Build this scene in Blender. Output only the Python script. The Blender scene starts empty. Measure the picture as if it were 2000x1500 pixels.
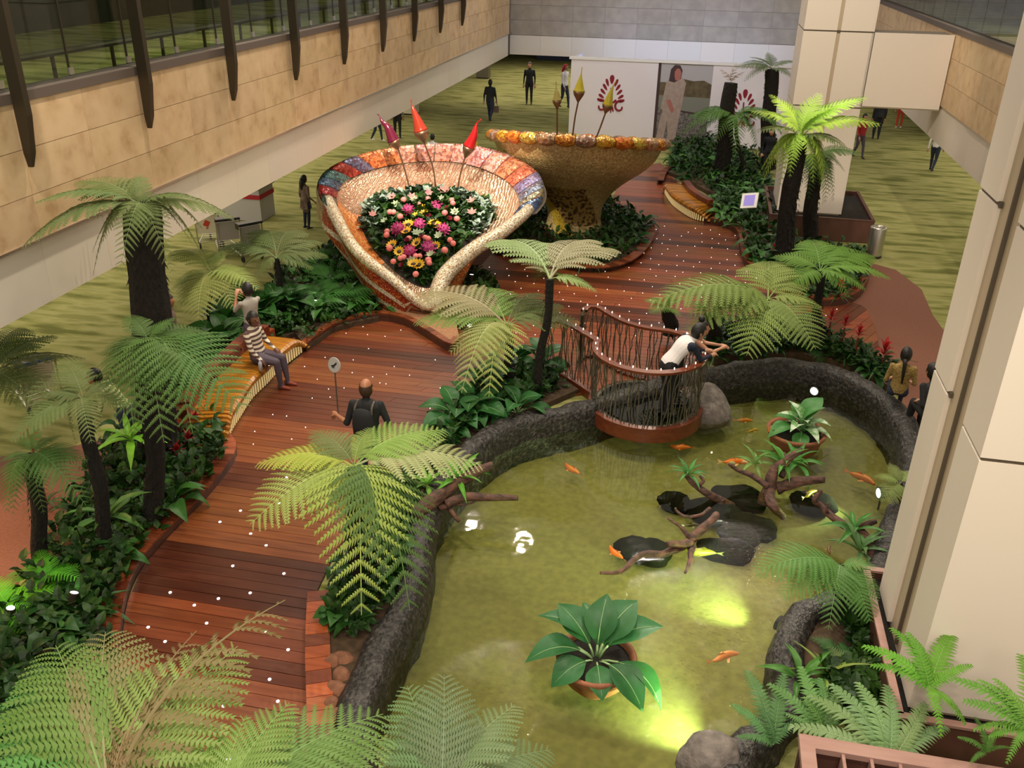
import bpy, bmesh, math, random
from mathutils import Vector, Matrix, Euler, noise
from mathutils.geometry import tessellate_polygon
random.seed(11)
C = bpy.context.scene
COL = C.collection
PI = math.pi
# ------------------------------------------------------------------ camera, world, lights, exposure
cam = bpy.data.cameras.new('camera'); cam.sensor_width = 36; cam.lens = 36*1753.3254/2000
cam.clip_end = 300
CAMO = bpy.data.objects.new('camera', cam); COL.objects.link(CAMO)
CAMO.matrix_world = Matrix(((0.97858897,-0.1055341,0.17670932,0),(0.20520001,0.43342247,-0.87751804,0),(0.01601829,0.89499023,0.44579805,7.2),(0,0,0,1)))
C.camera = CAMO
C.view_settings.view_transform = 'Standard'; C.view_settings.look = 'None'
C.view_settings.gamma = 1; C.view_settings.use_curve_mapping = False
C.view_settings.exposure = -0.10
W = bpy.data.worlds.new('hall_air'); C.world = W; W.use_nodes = True
W.node_tree.nodes['Background'].inputs[0].default_value = (1.0,0.90,0.77,1)
W.node_tree.nodes['Background'].inputs[1].default_value = 0.66
def lamp(name, kind, loc, power, col, size=1, sy=None, aim=None, angle=60, blend=.5):
    l = bpy.data.lights.new(name, kind); l.energy = power; l.color = col
    if kind == 'AREA':
        l.shape = 'RECTANGLE' if sy else 'DISK'; l.size = size
        if sy: l.size_y = sy
    else: l.shadow_soft_size = size
    if kind == 'SPOT': l.spot_size = math.radians(angle); l.spot_blend = blend
    o = bpy.data.objects.new(name, l); COL.objects.link(o); o.location = loc
    if aim is not None: o.rotation_euler = (Vector(aim)-Vector(loc)).to_track_quat('-Z','Y').to_euler()
    return o
WARM = (1.0,.80,.55); WARM2 = (1.0,.88,.70)
# ceiling downlights over the atrium (their mirror images are the white flecks on the pond)
for px,py,pz in [(-1.776,9.71,-0.1),(0.7,12.838,-0.1),(-2.977,9.608,-0.1),(-2.519,9.898,-0.1),(-0.198,9.733,-0.1)]:
    x,y = px*2.657,py*2.657; lamp('downlight','SPOT',(x,y,12),1100,WARM2,.17,aim=(px,py,0),angle=70)
for px,py,pz in [(0.75,8.966,-0.1),(0.681,8.622,-0.1),(0.773,8.332,-0.1),(1.243,9.528,-0.1),(0.921,8.769,-0.1)]:
    x,y = px*2.657,py*2.657; lamp('downlight','SPOT',(x,y,12),1500,WARM2,.11,aim=(px,py,0),angle=12)
for x,y in ((-6.5,7),(-1,3),(3,3),(-6.5,13),(-1,12),(-7,19),(3.5,17)):
    lamp('downlight','SPOT',(x,y,12),1650,WARM2,.16,aim=(x,y+.5,0),angle=85)
for x,y in ((-6.5,26),(-1,27),(-7,33),(4.8,28)):
    lamp('downlight','SPOT',(x,y,12),1100,WARM2,.16,aim=(x,y-1,0),angle=70)
# warm washers along the stone parapet, soffit lights of the lower hall, upper hall lights
lamp('soffit_light','AREA',(-15,20,2.55),1300,WARM2,8,36,aim=(-15,20,0))
lamp('soffit_light','AREA',(10.5,22,2.55),950,WARM2,6,36,aim=(10.5,22,0))
lamp('soffit_light','AREA',(-3,50,2.55),1300,WARM2,20,14,aim=(-3,50,0))
lamp('upper_hall_light','AREA',(-16,22,8.3),420,(1,.92,.7),8,34,aim=(-16,22,5))
lamp('upper_hall_light','AREA',(13,22,8.3),150,(.8,.95,.9),6,34,aim=(13,22,5))
lamp('hoarding_wash','AREA',(-.8,37.2,3.15),110,(.45,.6,1),8,.2,aim=(-.8,40.5,3.05))
lamp('hoarding_fill','AREA',(-1,31,7.5),250,(.92,.88,1),5,1,aim=(-1,36.5,1.5))  # unseen lamp added to brighten the hoarding front
lamp('gallery_light','AREA',(1,-3,9.5),520,WARM2,6,2,aim=(2.5,7,3))
lamp('floor_glow','SPOT',(-9.3,7.2,2.5),330,(1,.55,.2),.1,aim=(-8.6,7.6,0),angle=110,blend=1)
lamp('column_spot','SPOT',(1.5,15.5,11.5),3000,WARM2,.2,aim=(3.4,25.4,3.6),angle=36)
# spots that pick out the big fern and the mosaic bowl
lamp('fern_spot','SPOT',(3.2,20.5,8.5),1150,(1,.97,.72),.1,aim=(2.4,22,3.6),angle=24)
lamp('bowl_spot','SPOT',(-4.6,13.5,11.5),15000,(1,.88,.74),.1,aim=(-5.9,21.2,1.8),angle=25)

# ------------------------------------------------------------------ materials
MATS = {}
def mat(name, col, rough=.6, metal=0, col2=None, scale=5, stretch=(1,1,1), bump=0, bscale=None, emit=0, objcol=False, detail=4, spec=.5, voro=False, trans=0, ramp=(.35,.65), wave=None, rand=False):
    m = bpy.data.materials.new(name); m.use_nodes = True; nt = m.node_tree; N = nt.nodes; L = nt.links
    b = N['Principled BSDF']; b.inputs['Roughness'].default_value = rough; b.inputs['Metallic'].default_value = metal
    b.inputs['Specular IOR Level'].default_value = spec
    c = (*col,1) if len(col)==3 else col
    b.inputs['Base Color'].default_value = c
    src = None
    if col2 is not None or bump:
        tc = N.new('ShaderNodeTexCoord'); mp = N.new('ShaderNodeMapping'); mp.inputs['Scale'].default_value = stretch
        L.new(tc.outputs['Object'], mp.inputs['Vector'])
        if rand:
            oi0 = N.new('ShaderNodeObjectInfo'); ml = N.new('ShaderNodeVectorMath'); ml.operation = 'SCALE'; ml.inputs[0].default_value = (37,61,23); L.new(oi0.outputs['Random'],ml.inputs['Scale']); L.new(ml.outputs[0],mp.inputs['Location'])
    if col2 is not None:
        if voro:
            tx = N.new('ShaderNodeTexVoronoi'); tx.inputs['Scale'].default_value = scale; L.new(mp.outputs[0], tx.inputs['Vector'])
            sp = N.new('ShaderNodeSeparateColor'); L.new(tx.outputs['Color'], sp.inputs[0]); fac = sp.outputs[0]
        else:
            tx = N.new('ShaderNodeTexNoise'); tx.inputs['Scale'].default_value = scale; tx.inputs['Detail'].default_value = detail
            L.new(mp.outputs[0], tx.inputs['Vector']); fac = tx.outputs['Fac']
        r = N.new('ShaderNodeValToRGB'); cs = [c]+[(*k,1) for k in (col2 if isinstance(col2[0],(tuple,list)) else [col2])]
        e = r.color_ramp.elements; e[0].position = ramp[0]; e[0].color = cs[0]; e[1].position = ramp[1]; e[1].color = cs[-1]
        for i,k in enumerate(cs[1:-1]):
            q = e.new(ramp[0]+(ramp[1]-ramp[0])*(i+1)/(len(cs)-1)); q.color = k
        if voro: r.color_ramp.interpolation = 'CONSTANT'
        L.new(fac, r.inputs[0]); src = r.outputs[0]; L.new(src, b.inputs['Base Color'])
    if objcol:
        oi = N.new('ShaderNodeObjectInfo'); mx = N.new('ShaderNodeMix'); mx.data_type = 'RGBA'; mx.blend_type = 'MULTIPLY'; mx.inputs[0].default_value = 1
        if src: L.new(src, mx.inputs[6])
        else: mx.inputs[6].default_value = c
        L.new(oi.outputs['Color'], mx.inputs[7]); src = mx.outputs[2]; L.new(src, b.inputs['Base Color'])
    if bump:
        bt = N.new('ShaderNodeTexVoronoi' if voro else 'ShaderNodeTexNoise'); bt.inputs['Scale'].default_value = bscale or scale
        if wave: 
            bt = N.new('ShaderNodeTexWave'); bt.inputs['Scale'].default_value = wave; bt.inputs['Distortion'].default_value = 5; bt.inputs['Detail Scale'].default_value = 2
        L.new(mp.outputs[0], bt.inputs['Vector'])
        bn = N.new('ShaderNodeBump'); bn.inputs['Strength'].default_value = bump; bn.inputs['Distance'].default_value = .03
        L.new(bt.outputs[0], bn.inputs['Height']); L.new(bn.outputs[0], b.inputs['Normal'])
    if emit:
        b.inputs['Emission Color'].default_value = c; b.inputs['Emission Strength'].default_value = emit
    if trans:
        tl = N.new('ShaderNodeBsdfTranslucent'); ms = N.new('ShaderNodeMixShader'); ms.inputs[0].default_value = trans
        if src: L.new(src, tl.inputs[0])
        else: tl.inputs[0].default_value = c
        L.new(b.outputs[0], ms.inputs[1]); L.new(tl.outputs[0], ms.inputs[2]); L.new(ms.outputs[0], N['Material Output'].inputs[0])
    MATS[name] = m; return m
def mirror(nt, k, base, normal=None):
    N = nt.nodes; L = nt.links; w = N.new('ShaderNodeLayerWeight'); w.inputs[0].default_value = .5
    if normal: L.new(normal, w.inputs['Normal'])
    p = N.new('ShaderNodeMath'); p.operation = 'POWER'; p.inputs[1].default_value = 4.5; L.new(w.outputs['Facing'], p.inputs[0])
    a = N.new('ShaderNodeMath'); a.operation = 'MULTIPLY_ADD'; a.inputs[1].default_value = k; a.inputs[2].default_value = base; L.new(p.outputs[0], a.inputs[0]); return a.outputs[0]
def glassmat(name, tint, refl=.12, rough=.02):
    m = bpy.data.materials.new(name); m.use_nodes = True; nt = m.node_tree; N = nt.nodes; L = nt.links
    N.remove(N['Principled BSDF'])
    t = N.new('ShaderNodeBsdfTransparent'); t.inputs[0].default_value = (*tint,1)
    g = N.new('ShaderNodeBsdfGlossy'); g.inputs['Roughness'].default_value = rough
    f = mirror(nt, 1.0, .03)
    x = N.new('ShaderNodeMixShader'); L.new(f, x.inputs[0]); L.new(t.outputs[0], x.inputs[1]); L.new(g.outputs[0], x.inputs[2])
    L.new(x.outputs[0], N['Material Output'].inputs[0]); MATS[name] = m; return m
M = MATS
mat('stone',(.52,.33,.17),.5,col2=[(.66,.46,.265),(.72,.52,.31)],scale=3.2,objcol=True,detail=12,rand=True,ramp=(.28,.62))
mat('stone_dim',(.36,.31,.25),.6,col2=(.44,.38,.31),scale=2.5,objcol=True,detail=8,rand=True)  # parapet stone again, the dim light at the back put into its colour
mat('white_panel',(.80,.72,.62),.5,objcol=True)
mat('column_panel',(.83,.73,.64),.45,objcol=True)
mat('joint',(.10,.075,.05),.8)
mat('tan_metal',(.52,.41,.29),.5)
mat('dark_metal',(.07,.055,.035),.4,.6)
mat('grey_metal',(.20,.17,.14),.4,.7)
mat('steel',(.55,.52,.47),.3,.9)
mat('ledge',(.13,.10,.085),.5)
mat('carpet',(.13,.135,.038),.95,col2=[(.24,.24,.078),(.33,.315,.125),(.215,.215,.07)],scale=1.25,stretch=(.55,2.2,1),detail=7,ramp=(.36,.66),spec=.1)
mat('paving',(.16,.055,.03),.75,col2=(.20,.075,.042),scale=30)
mat('dark_hall',(.03,.035,.02),.9)
mat('soil',(.045,.026,.012),.95,col2=(.08,.045,.022),scale=9,bump=.6)
mat('sand',(.27,.13,.06),.9,col2=(.36,.18,.09),scale=18,bump=.5,bscale=30)
mat('leaf',(.72,.80,.62),.42,col2=(1,1,1),scale=9,objcol=True,trans=.22,spec=.35)
mat('frond',(.80,.84,.70),.55,col2=(1,1,1),scale=5,objcol=True,trans=.3,spec=.2)
mat('stem',(.9,.9,.9),.6,objcol=True)
mat('undergrowth',(.005,.020,.002),.5,col2=[(.012,.045,.004),(.032,.085,.010)],scale=3,trans=.15,spec=.3)
mat('trunk',(.004,.003,.002),.95,col2=(.013,.008,.005),scale=22,stretch=(1,1,.4),bump=1,bscale=40)
mat('rock_rim',(.008,.007,.006),.5,col2=[(.028,.024,.022),(.085,.072,.065)],scale=16,bump=1,bscale=22,ramp=(.35,.7))
mat('boulder',(.10,.085,.075),.85,col2=(.20,.17,.15),scale=8,bump=.7,bscale=16)
mat('wet_stone',(.003,.004,.002),.85,spec=.08,col2=(.009,.010,.005),scale=9,bump=.5)
mat('brown_rock',(.16,.065,.035),.9,col2=(.30,.13,.07),scale=6,bump=.8,bscale=14)
mat('driftwood',(.035,.017,.012),.75,col2=(.15,.065,.043),scale=7,stretch=(1,1,3),bump=.5,bscale=20)
mat('pond_floor',(.135,.128,.036),.9,col2=[(.155,.146,.043),(.178,.166,.05)],scale=10,detail=10,bump=.25,bscale=12)
mat('wood_red',(.17,.040,.014),.30,col2=(.245,.066,.022),scale=6,stretch=(.25,3,3),objcol=True)
mat('wood_dark',(.055,.022,.014),.4,col2=(.09,.034,.02),scale=6,stretch=(.3,3,3))
mat('amber',(.50,.21,.02),.22,col2=(.36,.13,.012),scale=5,stretch=(.5,3,3),objcol=True)
mat('glow_strip',(.9,.68,.30),.6,emit=.35)
mat('planter_wood',(.085,.036,.026),.45,col2=(.12,.05,.036),scale=5,stretch=(1,1,.3))
mat('crate_wood',(.36,.20,.165),.5,col2=(.42,.25,.21),scale=6,stretch=(.3,2,1))
mat('terracotta',(.34,.125,.055),.7,col2=(.24,.085,.04),scale=6)
mat('black_soil',(.012,.009,.006),.95,bump=.6,bscale=30)
mat('light_white',(1,1,1),.5,emit=4.5)
mat('bright_cap',(1,.9,.72),.5,emit=3)
mat('bar_steel',(.17,.15,.11),.4,.6)
mat('vein',(.30,.46,.20),.5)
mat('lamp_lens',(.85,1,.85),.5,emit=18)
mat('spark',(.55,1,.08),.5,emit=1.4)
mat('skin',(.50,.25,.155),.55); mat('skin_dark',(.16,.068,.037),.5); mat('skin_tan',(.40,.165,.085),.4)
mat('hair',(.010,.008,.007),.45,bump=.3,bscale=60); mat('hair_brown',(.05,.025,.013),.5); mat('eye',(.01,.01,.01),.2); mat('lip',(.30,.075,.06),.5)
mat('cloth',(1,1,1),.85,objcol=True,col2=(.86,.86,.86),scale=14)
for n,c in dict(black=(.012,.012,.014),navy=(.012,.018,.04),slate=(.085,.062,.085),white=(.84,.79,.79),grey=(.40,.36,.32),denim=(.022,.03,.06),coat=(.16,.105,.075),lime=(.52,.56,.20),crimson=(.35,.012,.02),redcloth=(.5,.05,.02),shoe=(.018,.015,.013),redshoe=(.24,.045,.028),cream=(.62,.55,.40),purple=(.2,.05,.14),yellow=(.8,.5,.03),blue=(.05,.09,.4)).items(): mat(n,c,.8)
mat('weave',(.45,.31,.10),.85,col2=(.20,.12,.035),scale=26,stretch=(1,1,2.5))
mat('rubber',(.012,.012,.012),.6); mat('plastic_grey',(.42,.40,.38),.5)
mat('clear_plastic',(.55,.6,.75),.12); 
mat('display',(.22,.17,.45),.3,emit=.8); mat('display_frame',(.85,.83,.8),.4)
mat('hoarding',(.84,.78,.79),.55); mat('emblem',(.26,.008,.022),.55)
mat('p_sky',(.46,.44,.45),.5); mat('p_hill',(.085,.065,.03),.6,col2=(.16,.12,.06),scale=4); mat('p_water',(.22,.225,.18),.5); mat('p_rock',(.07,.06,.055),.7,col2=(.26,.23,.20),scale=12)
mat('p_dress',(.44,.34,.28),.6,col2=(.36,.27,.22),scale=6); mat('p_skin',(.42,.15,.12),.6); mat('p_dark',(.06,.03,.03),.6)
mat('flower',(1,1,1),.6,objcol=True,trans=.15); mat('koi',(1,1,1),.35,objcol=True,col2=(.82,.8,.8),scale=9); 
mat('koi_patch',(.85,.17,.015),.3,col2=(.75,.62,.45),scale=5,ramp=(.52,.56),detail=1)
# mosaics
mat('mosaic_white',(.66,.56,.42),.22,.25,col2=[(.80,.73,.60),(.50,.40,.26),(.72,.60,.42),(.40,.24,.10)],scale=34,voro=True,ramp=(.05,.85),bump=.5,bscale=34)
mat('mosaic_red',(.30,.030,.012),.25,.1,col2=[(.20,.02,.015),(.42,.07,.015),(.55,.17,.04),(.30,.03,.02)],scale=34,voro=True,ramp=(.05,.85),bump=.4,bscale=34)
mat('mosaic_orange',(.55,.15,.03),.25,.1,col2=[(.62,.24,.06),(.5,.10,.02),(.72,.36,.10)],scale=30,voro=True,ramp=(.1,.8),bump=.4,bscale=30)
mat('rose_gold',(.84,.62,.45),.26,.8,col2=(.70,.46,.30),scale=8,bump=1,wave=3.6)
mat('gold_mosaic',(.38,.28,.11),.35,.2,col2=[(.46,.34,.14),(.30,.21,.08),(.54,.42,.20)],scale=26,voro=True,ramp=(.1,.8),bump=.3,bscale=26)
mat('leopard',(.33,.21,.055),.35,.3,col2=[(.10,.055,.02),(.28,.17,.05),(.06,.03,.012),(.34,.22,.07)],scale=15,voro=True,ramp=(.1,.8),bump=.3)
mat('yellow_mosaic',(.50,.33,.03),.3,.3,col2=[(.40,.26,.02),(.58,.42,.06)],scale=26,voro=True,bump=.3)
mat('scale_mosaic',(1,1,1),.18,.35,col2=[(.55,.42,.45),(1,.72,.55),(.62,.35,.3),(.9,.9,.9)],scale=17,voro=True,ramp=(.1,.8),objcol=True,bump=.6,bscale=17)
mat('bronze',(.20,.115,.065),.35,.7); mat('bud',(1,1,1),.18,objcol=True)
glassmat('pane',(.80,.86,.78)); glassmat('floor_glass',(.30,.40,.32))
# water: clear, faintly olive, mirror-like at grazing angles, rippled where the jets play
def water():
    m = bpy.data.materials.new('water'); m.use_nodes = True; nt = m.node_tree; N = nt.nodes; L = nt.links
    N.remove(N['Principled BSDF'])
    t = N.new('ShaderNodeBsdfTransparent'); t.inputs[0].default_value = (.90,.92,.74,1)
    g = N.new('ShaderNodeBsdfGlossy'); g.inputs['Roughness'].default_value = .03
    tc = N.new('ShaderNodeTexCoord')
    n1 = N.new('ShaderNodeTexNoise'); n1.inputs['Scale'].default_value = 2.2; n1.inputs['Detail'].default_value = 2
    n2 = N.new('ShaderNodeTexNoise'); n2.inputs['Scale'].default_value = 13; n2.inputs['Detail'].default_value = 3
    L.new(tc.outputs['Object'], n1.inputs['Vector']); L.new(tc.outputs['Object'], n2.inputs['Vector'])
    def blob(p, r):
        d = N.new('ShaderNodeVectorMath'); d.operation = 'DISTANCE'; d.inputs[1].default_value = p; L.new(tc.outputs['Object'], d.inputs[0])
        k = N.new('ShaderNodeMapRange'); k.inputs[1].default_value = r; k.inputs[2].default_value = 0; k.inputs[3].default_value = 0; k.inputs[4].default_value = 1
        L.new(d.outputs['Value'], k.inputs[0]); return k.outputs[0]
    s = None
    for p,r in (((0.801,8.65,-0.1),1.5),((1.06,10.024,-0.1),.9),((0.529,7.66,-0.1),1.3),((-1.457,6.982,-0.1),1.0)):
        o = blob(p, r)
        if s is None: s = o
        else:
            a = N.new('ShaderNodeMath'); a.operation = 'MAXIMUM'; L.new(s, a.inputs[0]); L.new(o, a.inputs[1]); s = a.outputs[0]
    b1 = N.new('ShaderNodeBump'); b1.inputs['Strength'].default_value = .05; b1.inputs['Distance'].default_value = .1; L.new(n1.outputs['Fac'], b1.inputs['Height'])
    mu = N.new('ShaderNodeMath'); mu.operation = 'MULTIPLY'; L.new(n2.outputs['Fac'], mu.inputs[0]); L.new(s, mu.inputs[1])
    b2 = N.new('ShaderNodeBump'); b2.inputs['Strength'].default_value = .9; b2.inputs['Distance'].default_value = .06; L.new(mu.outputs[0], b2.inputs['Height']); L.new(b1.outputs[0], b2.inputs['Normal'])
    L.new(b2.outputs[0], g.inputs['Normal']); f = mirror(nt, 1.0, .022, b2.outputs[0])
    x = N.new('ShaderNodeMixShader'); L.new(f, x.inputs[0]); L.new(t.outputs[0], x.inputs[1]); L.new(g.outputs[0], x.inputs[2])
    L.new(x.outputs[0], N['Material Output'].inputs[0]); MATS['water'] = m
water()

# ------------------------------------------------------------------ mesh helpers
class MB:
    def __init__(s): s.v = []; s.f = []; s.m = []; s.mi = 0
    def add(s, vs, fs):
        o = len(s.v); s.v += [tuple(v) for v in vs]; s.f += [tuple(i+o for i in f) for f in fs]; s.m += [s.mi]*len(fs)
    def box(s, c, d, rz=0, R=None):
        c = Vector(c); R = R or Matrix.Rotation(rz,3,'Z'); x,y,z = d[0]/2,d[1]/2,d[2]/2
        vs = [c+R@Vector((a*x,b*y,e*z)) for e in (-1,1) for b in (-1,1) for a in (-1,1)]
        s.add(vs, [(0,2,3,1),(4,5,7,6),(0,1,5,4),(2,6,7,3),(0,4,6,2),(1,3,7,5)])
    def bx(s, x0,x1,y0,y1,z0,z1): s.box(((x0+x1)/2,(y0+y1)/2,(z0+z1)/2),(x1-x0,y1-y0,z1-z0))
    def tube(s, pts, r, n=8, cap=True):
        pts = [Vector(p) for p in pts]; k = len(pts); rs = r if isinstance(r,(list,tuple)) else [r]*k
        ref = None; rings = []
        for i,p in enumerate(pts):
            t = (pts[min(i+1,k-1)]-pts[max(i-1,0)])
            if t.length < 1e-9: t = Vector((0,0,1))
            t.normalize()
            if ref is None: ref = t.orthogonal().normalized()
            u = (ref-t*ref.dot(t))
            if u.length < 1e-6: u = t.orthogonal()
            u.normalize(); ref = u; w = t.cross(u)
            rings.append([p+(u*math.cos(2*PI*j/n)+w*math.sin(2*PI*j/n))*rs[i] for j in range(n)])
        vs = [v for q in rings for v in q]; fs = []
        for i in range(k-1):
            for j in range(n): fs.append((i*n+j,i*n+(j+1)%n,(i+1)*n+(j+1)%n,(i+1)*n+j))
        if cap: fs.append(tuple(range(n))[::-1]); fs.append(tuple((k-1)*n+j for j in range(n)))
        s.add(vs, fs)
    def lathe(s, prof, c=(0,0,0), n=24, sx=1, sy=1):
        c = Vector(c); vs = []; fs = []; k = len(prof)
        for r,z in prof:
            for j in range(n): a = 2*PI*j/n; vs.append(c+Vector((r*sx*math.cos(a),r*sy*math.sin(a),z)))
        for i in range(k-1):
            for j in range(n): fs.append((i*n+j,i*n+(j+1)%n,(i+1)*n+(j+1)%n,(i+1)*n+j))
        s.add(vs, fs)
    def ell(s, c, r, n=12, m=8, R=None):
        c = Vector(c); vs = []; fs = []; r = r if isinstance(r,(tuple,list)) else (r,r,r)
        for i in range(m+1):
            t = PI*i/m
            for j in range(n):
                a = 2*PI*j/n; q = Vector((r[0]*math.sin(t)*math.cos(a),r[1]*math.sin(t)*math.sin(a),r[2]*math.cos(t)))
                vs.append(c+(R@q if R else q))
        for i in range(m):
            for j in range(n): fs.append((i*n+j,(i+1)*n+j,(i+1)*n+(j+1)%n,i*n+(j+1)%n))
        s.add(vs, fs)
    def prism(s, poly, z0, z1):
        n = len(poly); vs = [(p[0],p[1],z0) for p in poly]+[(p[0],p[1],z1) for p in poly]
        tri = tessellate_polygon([[Vector((p[0],p[1],0)) for p in poly]])
        fs = [tuple(i+n for i in t) for t in tri]+[(i,(i+1)%n,(i+1)%n+n,i+n) for i in range(n)]
        s.add(vs, fs)
    def loft(s, rows, closed=False):
        n = len(rows[0]); vs = [p for r in rows for p in r]; fs = []
        for i in range(len(rows)-1):
            for j in range(n if closed else n-1):
                k = (j+1)%n; fs.append((i*n+j,i*n+k,(i+1)*n+k,(i+1)*n+j))
        s.add(vs, fs)
    def mesh(s, name, mats, off=None, smooth=False):
        me = bpy.data.meshes.new(name); v = s.v
        if off is not None: v = [(a-off[0],b-off[1],c-off[2]) for a,b,c in v]
        me.from_pydata(v, [], s.f)
        for m in (mats if isinstance(mats,(list,tuple)) else [mats]): me.materials.append(MATS[m] if isinstance(m,str) else m)
        if isinstance(mats,(list,tuple)) and len(mats)>1: me.polygons.foreach_set('material_index', s.m)
        me.validate(); bm = bmesh.new(); bm.from_mesh(me); bmesh.ops.recalc_face_normals(bm, faces=bm.faces); bm.to_mesh(me); bm.free()
        if smooth: me.polygons.foreach_set('use_smooth', [True]*len(me.polygons))
        return me
    def obj(s, name, mats, parent=None, smooth=False, color=None, org=None):
        off = WL(parent) if parent else (Vector(org) if org else None)
        o = bpy.data.objects.new(name, s.mesh(name, mats, off, smooth)); COL.objects.link(o)
        if parent: o.parent = parent
        elif org: o.location = org
        if color: o.color = (*color,1)
        return o
def WL(o):
    v = Vector(o.location)
    while o.parent: o = o.parent; v += o.location
    return v
def tag(o, label, cat, group=None, kind=None):
    o['label'] = label; o['category'] = cat
    if group: o['group'] = group
    if kind: o['kind'] = kind
    return o
def thing(name, label, cat, loc, group=None, rz=0):
    o = bpy.data.objects.new(name, None); COL.objects.link(o); o.location = loc; o.rotation_euler = (0,0,rz); o.empty_display_size = .1
    return tag(o, label, cat, group)
def inst(name, me, parent, mtx, color=None):
    o = bpy.data.objects.new(name, me); COL.objects.link(o); o.parent = parent; o.matrix_local = mtx
    if color: o.color = (*color,1)
    return o
def struct(o, label=None):
    o['kind'] = 'structure'
    if label: o['label'] = label
    return o
def smoothline(pts, n=6, closed=False):
    pts = [Vector(p) for p in pts]; k = len(pts); out = []
    rng = range(k if closed else k-1)
    for i in rng:
        p0 = pts[(i-1)%k] if closed or i>0 else pts[0]; p1 = pts[i]; p2 = pts[(i+1)%k]; p3 = pts[(i+2)%k] if closed or i+2<k else pts[-1]
        for j in range(n):
            t = j/n; out.append(.5*((2*p1)+(p2-p0)*t+(2*p0-5*p1+4*p2-p3)*t*t+(3*p1-p0-3*p2+p3)*t**3))
    if not closed: out.append(pts[-1])
    return out
def resample(pts, step):
    pts = [Vector(p) for p in pts]; out = [pts[0].copy()]; need = step
    for a,b in zip(pts,pts[1:]):
        d = (b-a).length; t = 0
        while d-t >= need: t += need; out.append(a+(b-a)*(t/d)); need = step
        need -= d-t
    return out
def inside(p, poly):
    x,y = p[0],p[1]; c = False; n = len(poly)
    for i in range(n):
        a = poly[i]; b = poly[i-1]
        if (a[1]>y)!=(b[1]>y) and x < (b[0]-a[0])*(y-a[1])/(b[1]-a[1])+a[0]: c = not c
    return c
def rnd(a,b): return random.uniform(a,b)
def jit(c, k=.12): 
    f = rnd(1-k,1+k); return tuple(max(0,v*f*rnd(1-k/2,1+k/2)) for v in c)
# ------------------------------------------------------------------ outlines on the ground (metres)
RIM = [(-2.766,6.061,0.25),(-2.849,6.607,0.25),(-2.84,7.283,0.25),(-2.833,8.001,0.25),(-2.954,8.732,0.25),(-3.114,9.617,0.25),(-3.105,10.654,0.25),(-2.931,11.476,0.25),(-2.613,12.212,0.25),(-2.054,12.788,0.25),(-1.515,13.158,0.25),(-0.977,13.711,0.25),(-0.151,14.418,0.25),(0.638,15.105,0.25),(1.096,15.441,0.25),(1.655,15.715,0.25),(2.213,15.852,0.25),(2.741,15.664,0.25),(3.226,15.284,0.25),(3.578,14.756,0.25),(3.743,14.003,0.25),(3.773,13.237,0.25),(3.643,12.426,0.25),(3.397,11.66,0.25),(3.152,10.959,0.25),(2.954,10.324,0.25),(2.766,9.74,0.25),(2.501,9.296,0.25),(2.131,9.048,0.25),(1.819,8.817,0.25),(1.618,8.413,0.25),(1.54,7.993,0.25),(1.537,7.602,0.25),(1.487,7.226,0.25),(1.265,6.803,0.25),(0.962,6.358,0.25)] + [(.9,5.2,.25),(-.6,4.6,.25),(-2.2,5.0,.25)]
RIML = smoothline([(p[0],p[1],0) for p in RIM], 5, True)
RIMS = resample(RIML+[RIML[0]], .14)[:-1]
PONDP = [(p[0],p[1]) for p in RIMS]
DECK = [(p[0],p[1]) for p in [(-5.002,4.798,0),(-5.063,5.321,0),(-5.327,5.864,0),(-5.709,6.576,0),(-6.111,7.318,0),(-6.316,7.968,0),(-6.338,8.627,0),(-6.302,9.501,0),(-6.356,10.324,0),(-6.481,10.828,0),(-7.089,11.255,0),(-7.142,12.228,0),(-7.113,13.306,0),(-6.957,14.58,0),(-6.821,15.534,0),(-6.197,16.526,0),(-5.937,17.097,0),(-4.994,17.802,0),(-4.92,20.1,0),(-4.817,22.542,0),(-4.079,24.211,0),(-2.98,25.75,0),(-2.501,26.873,0),(-2.44,29.367,0),(-2.085,31.092,0),(-1.166,31.822,0),(-0.555,29.892,0),(0.705,25.914,0),(1.325,24.305,0),(1.619,22.808,0),(1.951,21.679,0),(2.58,20.385,0),(3.397,19.606,0),(2.84,18.272,0),(2.322,16.819,0),(1.241,16.553,0),(0.656,16.164,0),(0.196,15.398,0),(-1.208,14.321,0),(-1.95,13.775,0),(-2.776,12.962,0),(-3.35,11.814,0),(-3.703,10.805,0),(-3.932,9.671,0),(-4.083,8.921,0),(-3.993,7.997,0),(-3.497,6.878,0),(-3.249,6.192,0),(-3.023,5.24,0)]]
DECK2 = [(p[0],p[1]) for p in [(2.531,19.706,0),(3.452,20.103,0),(3.955,19.747,0),(3.981,18.277,0),(3.884,17.204,0),(3.586,16.296,0),(3.07,16.638,0),(2.568,16.88,0)]]
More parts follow.
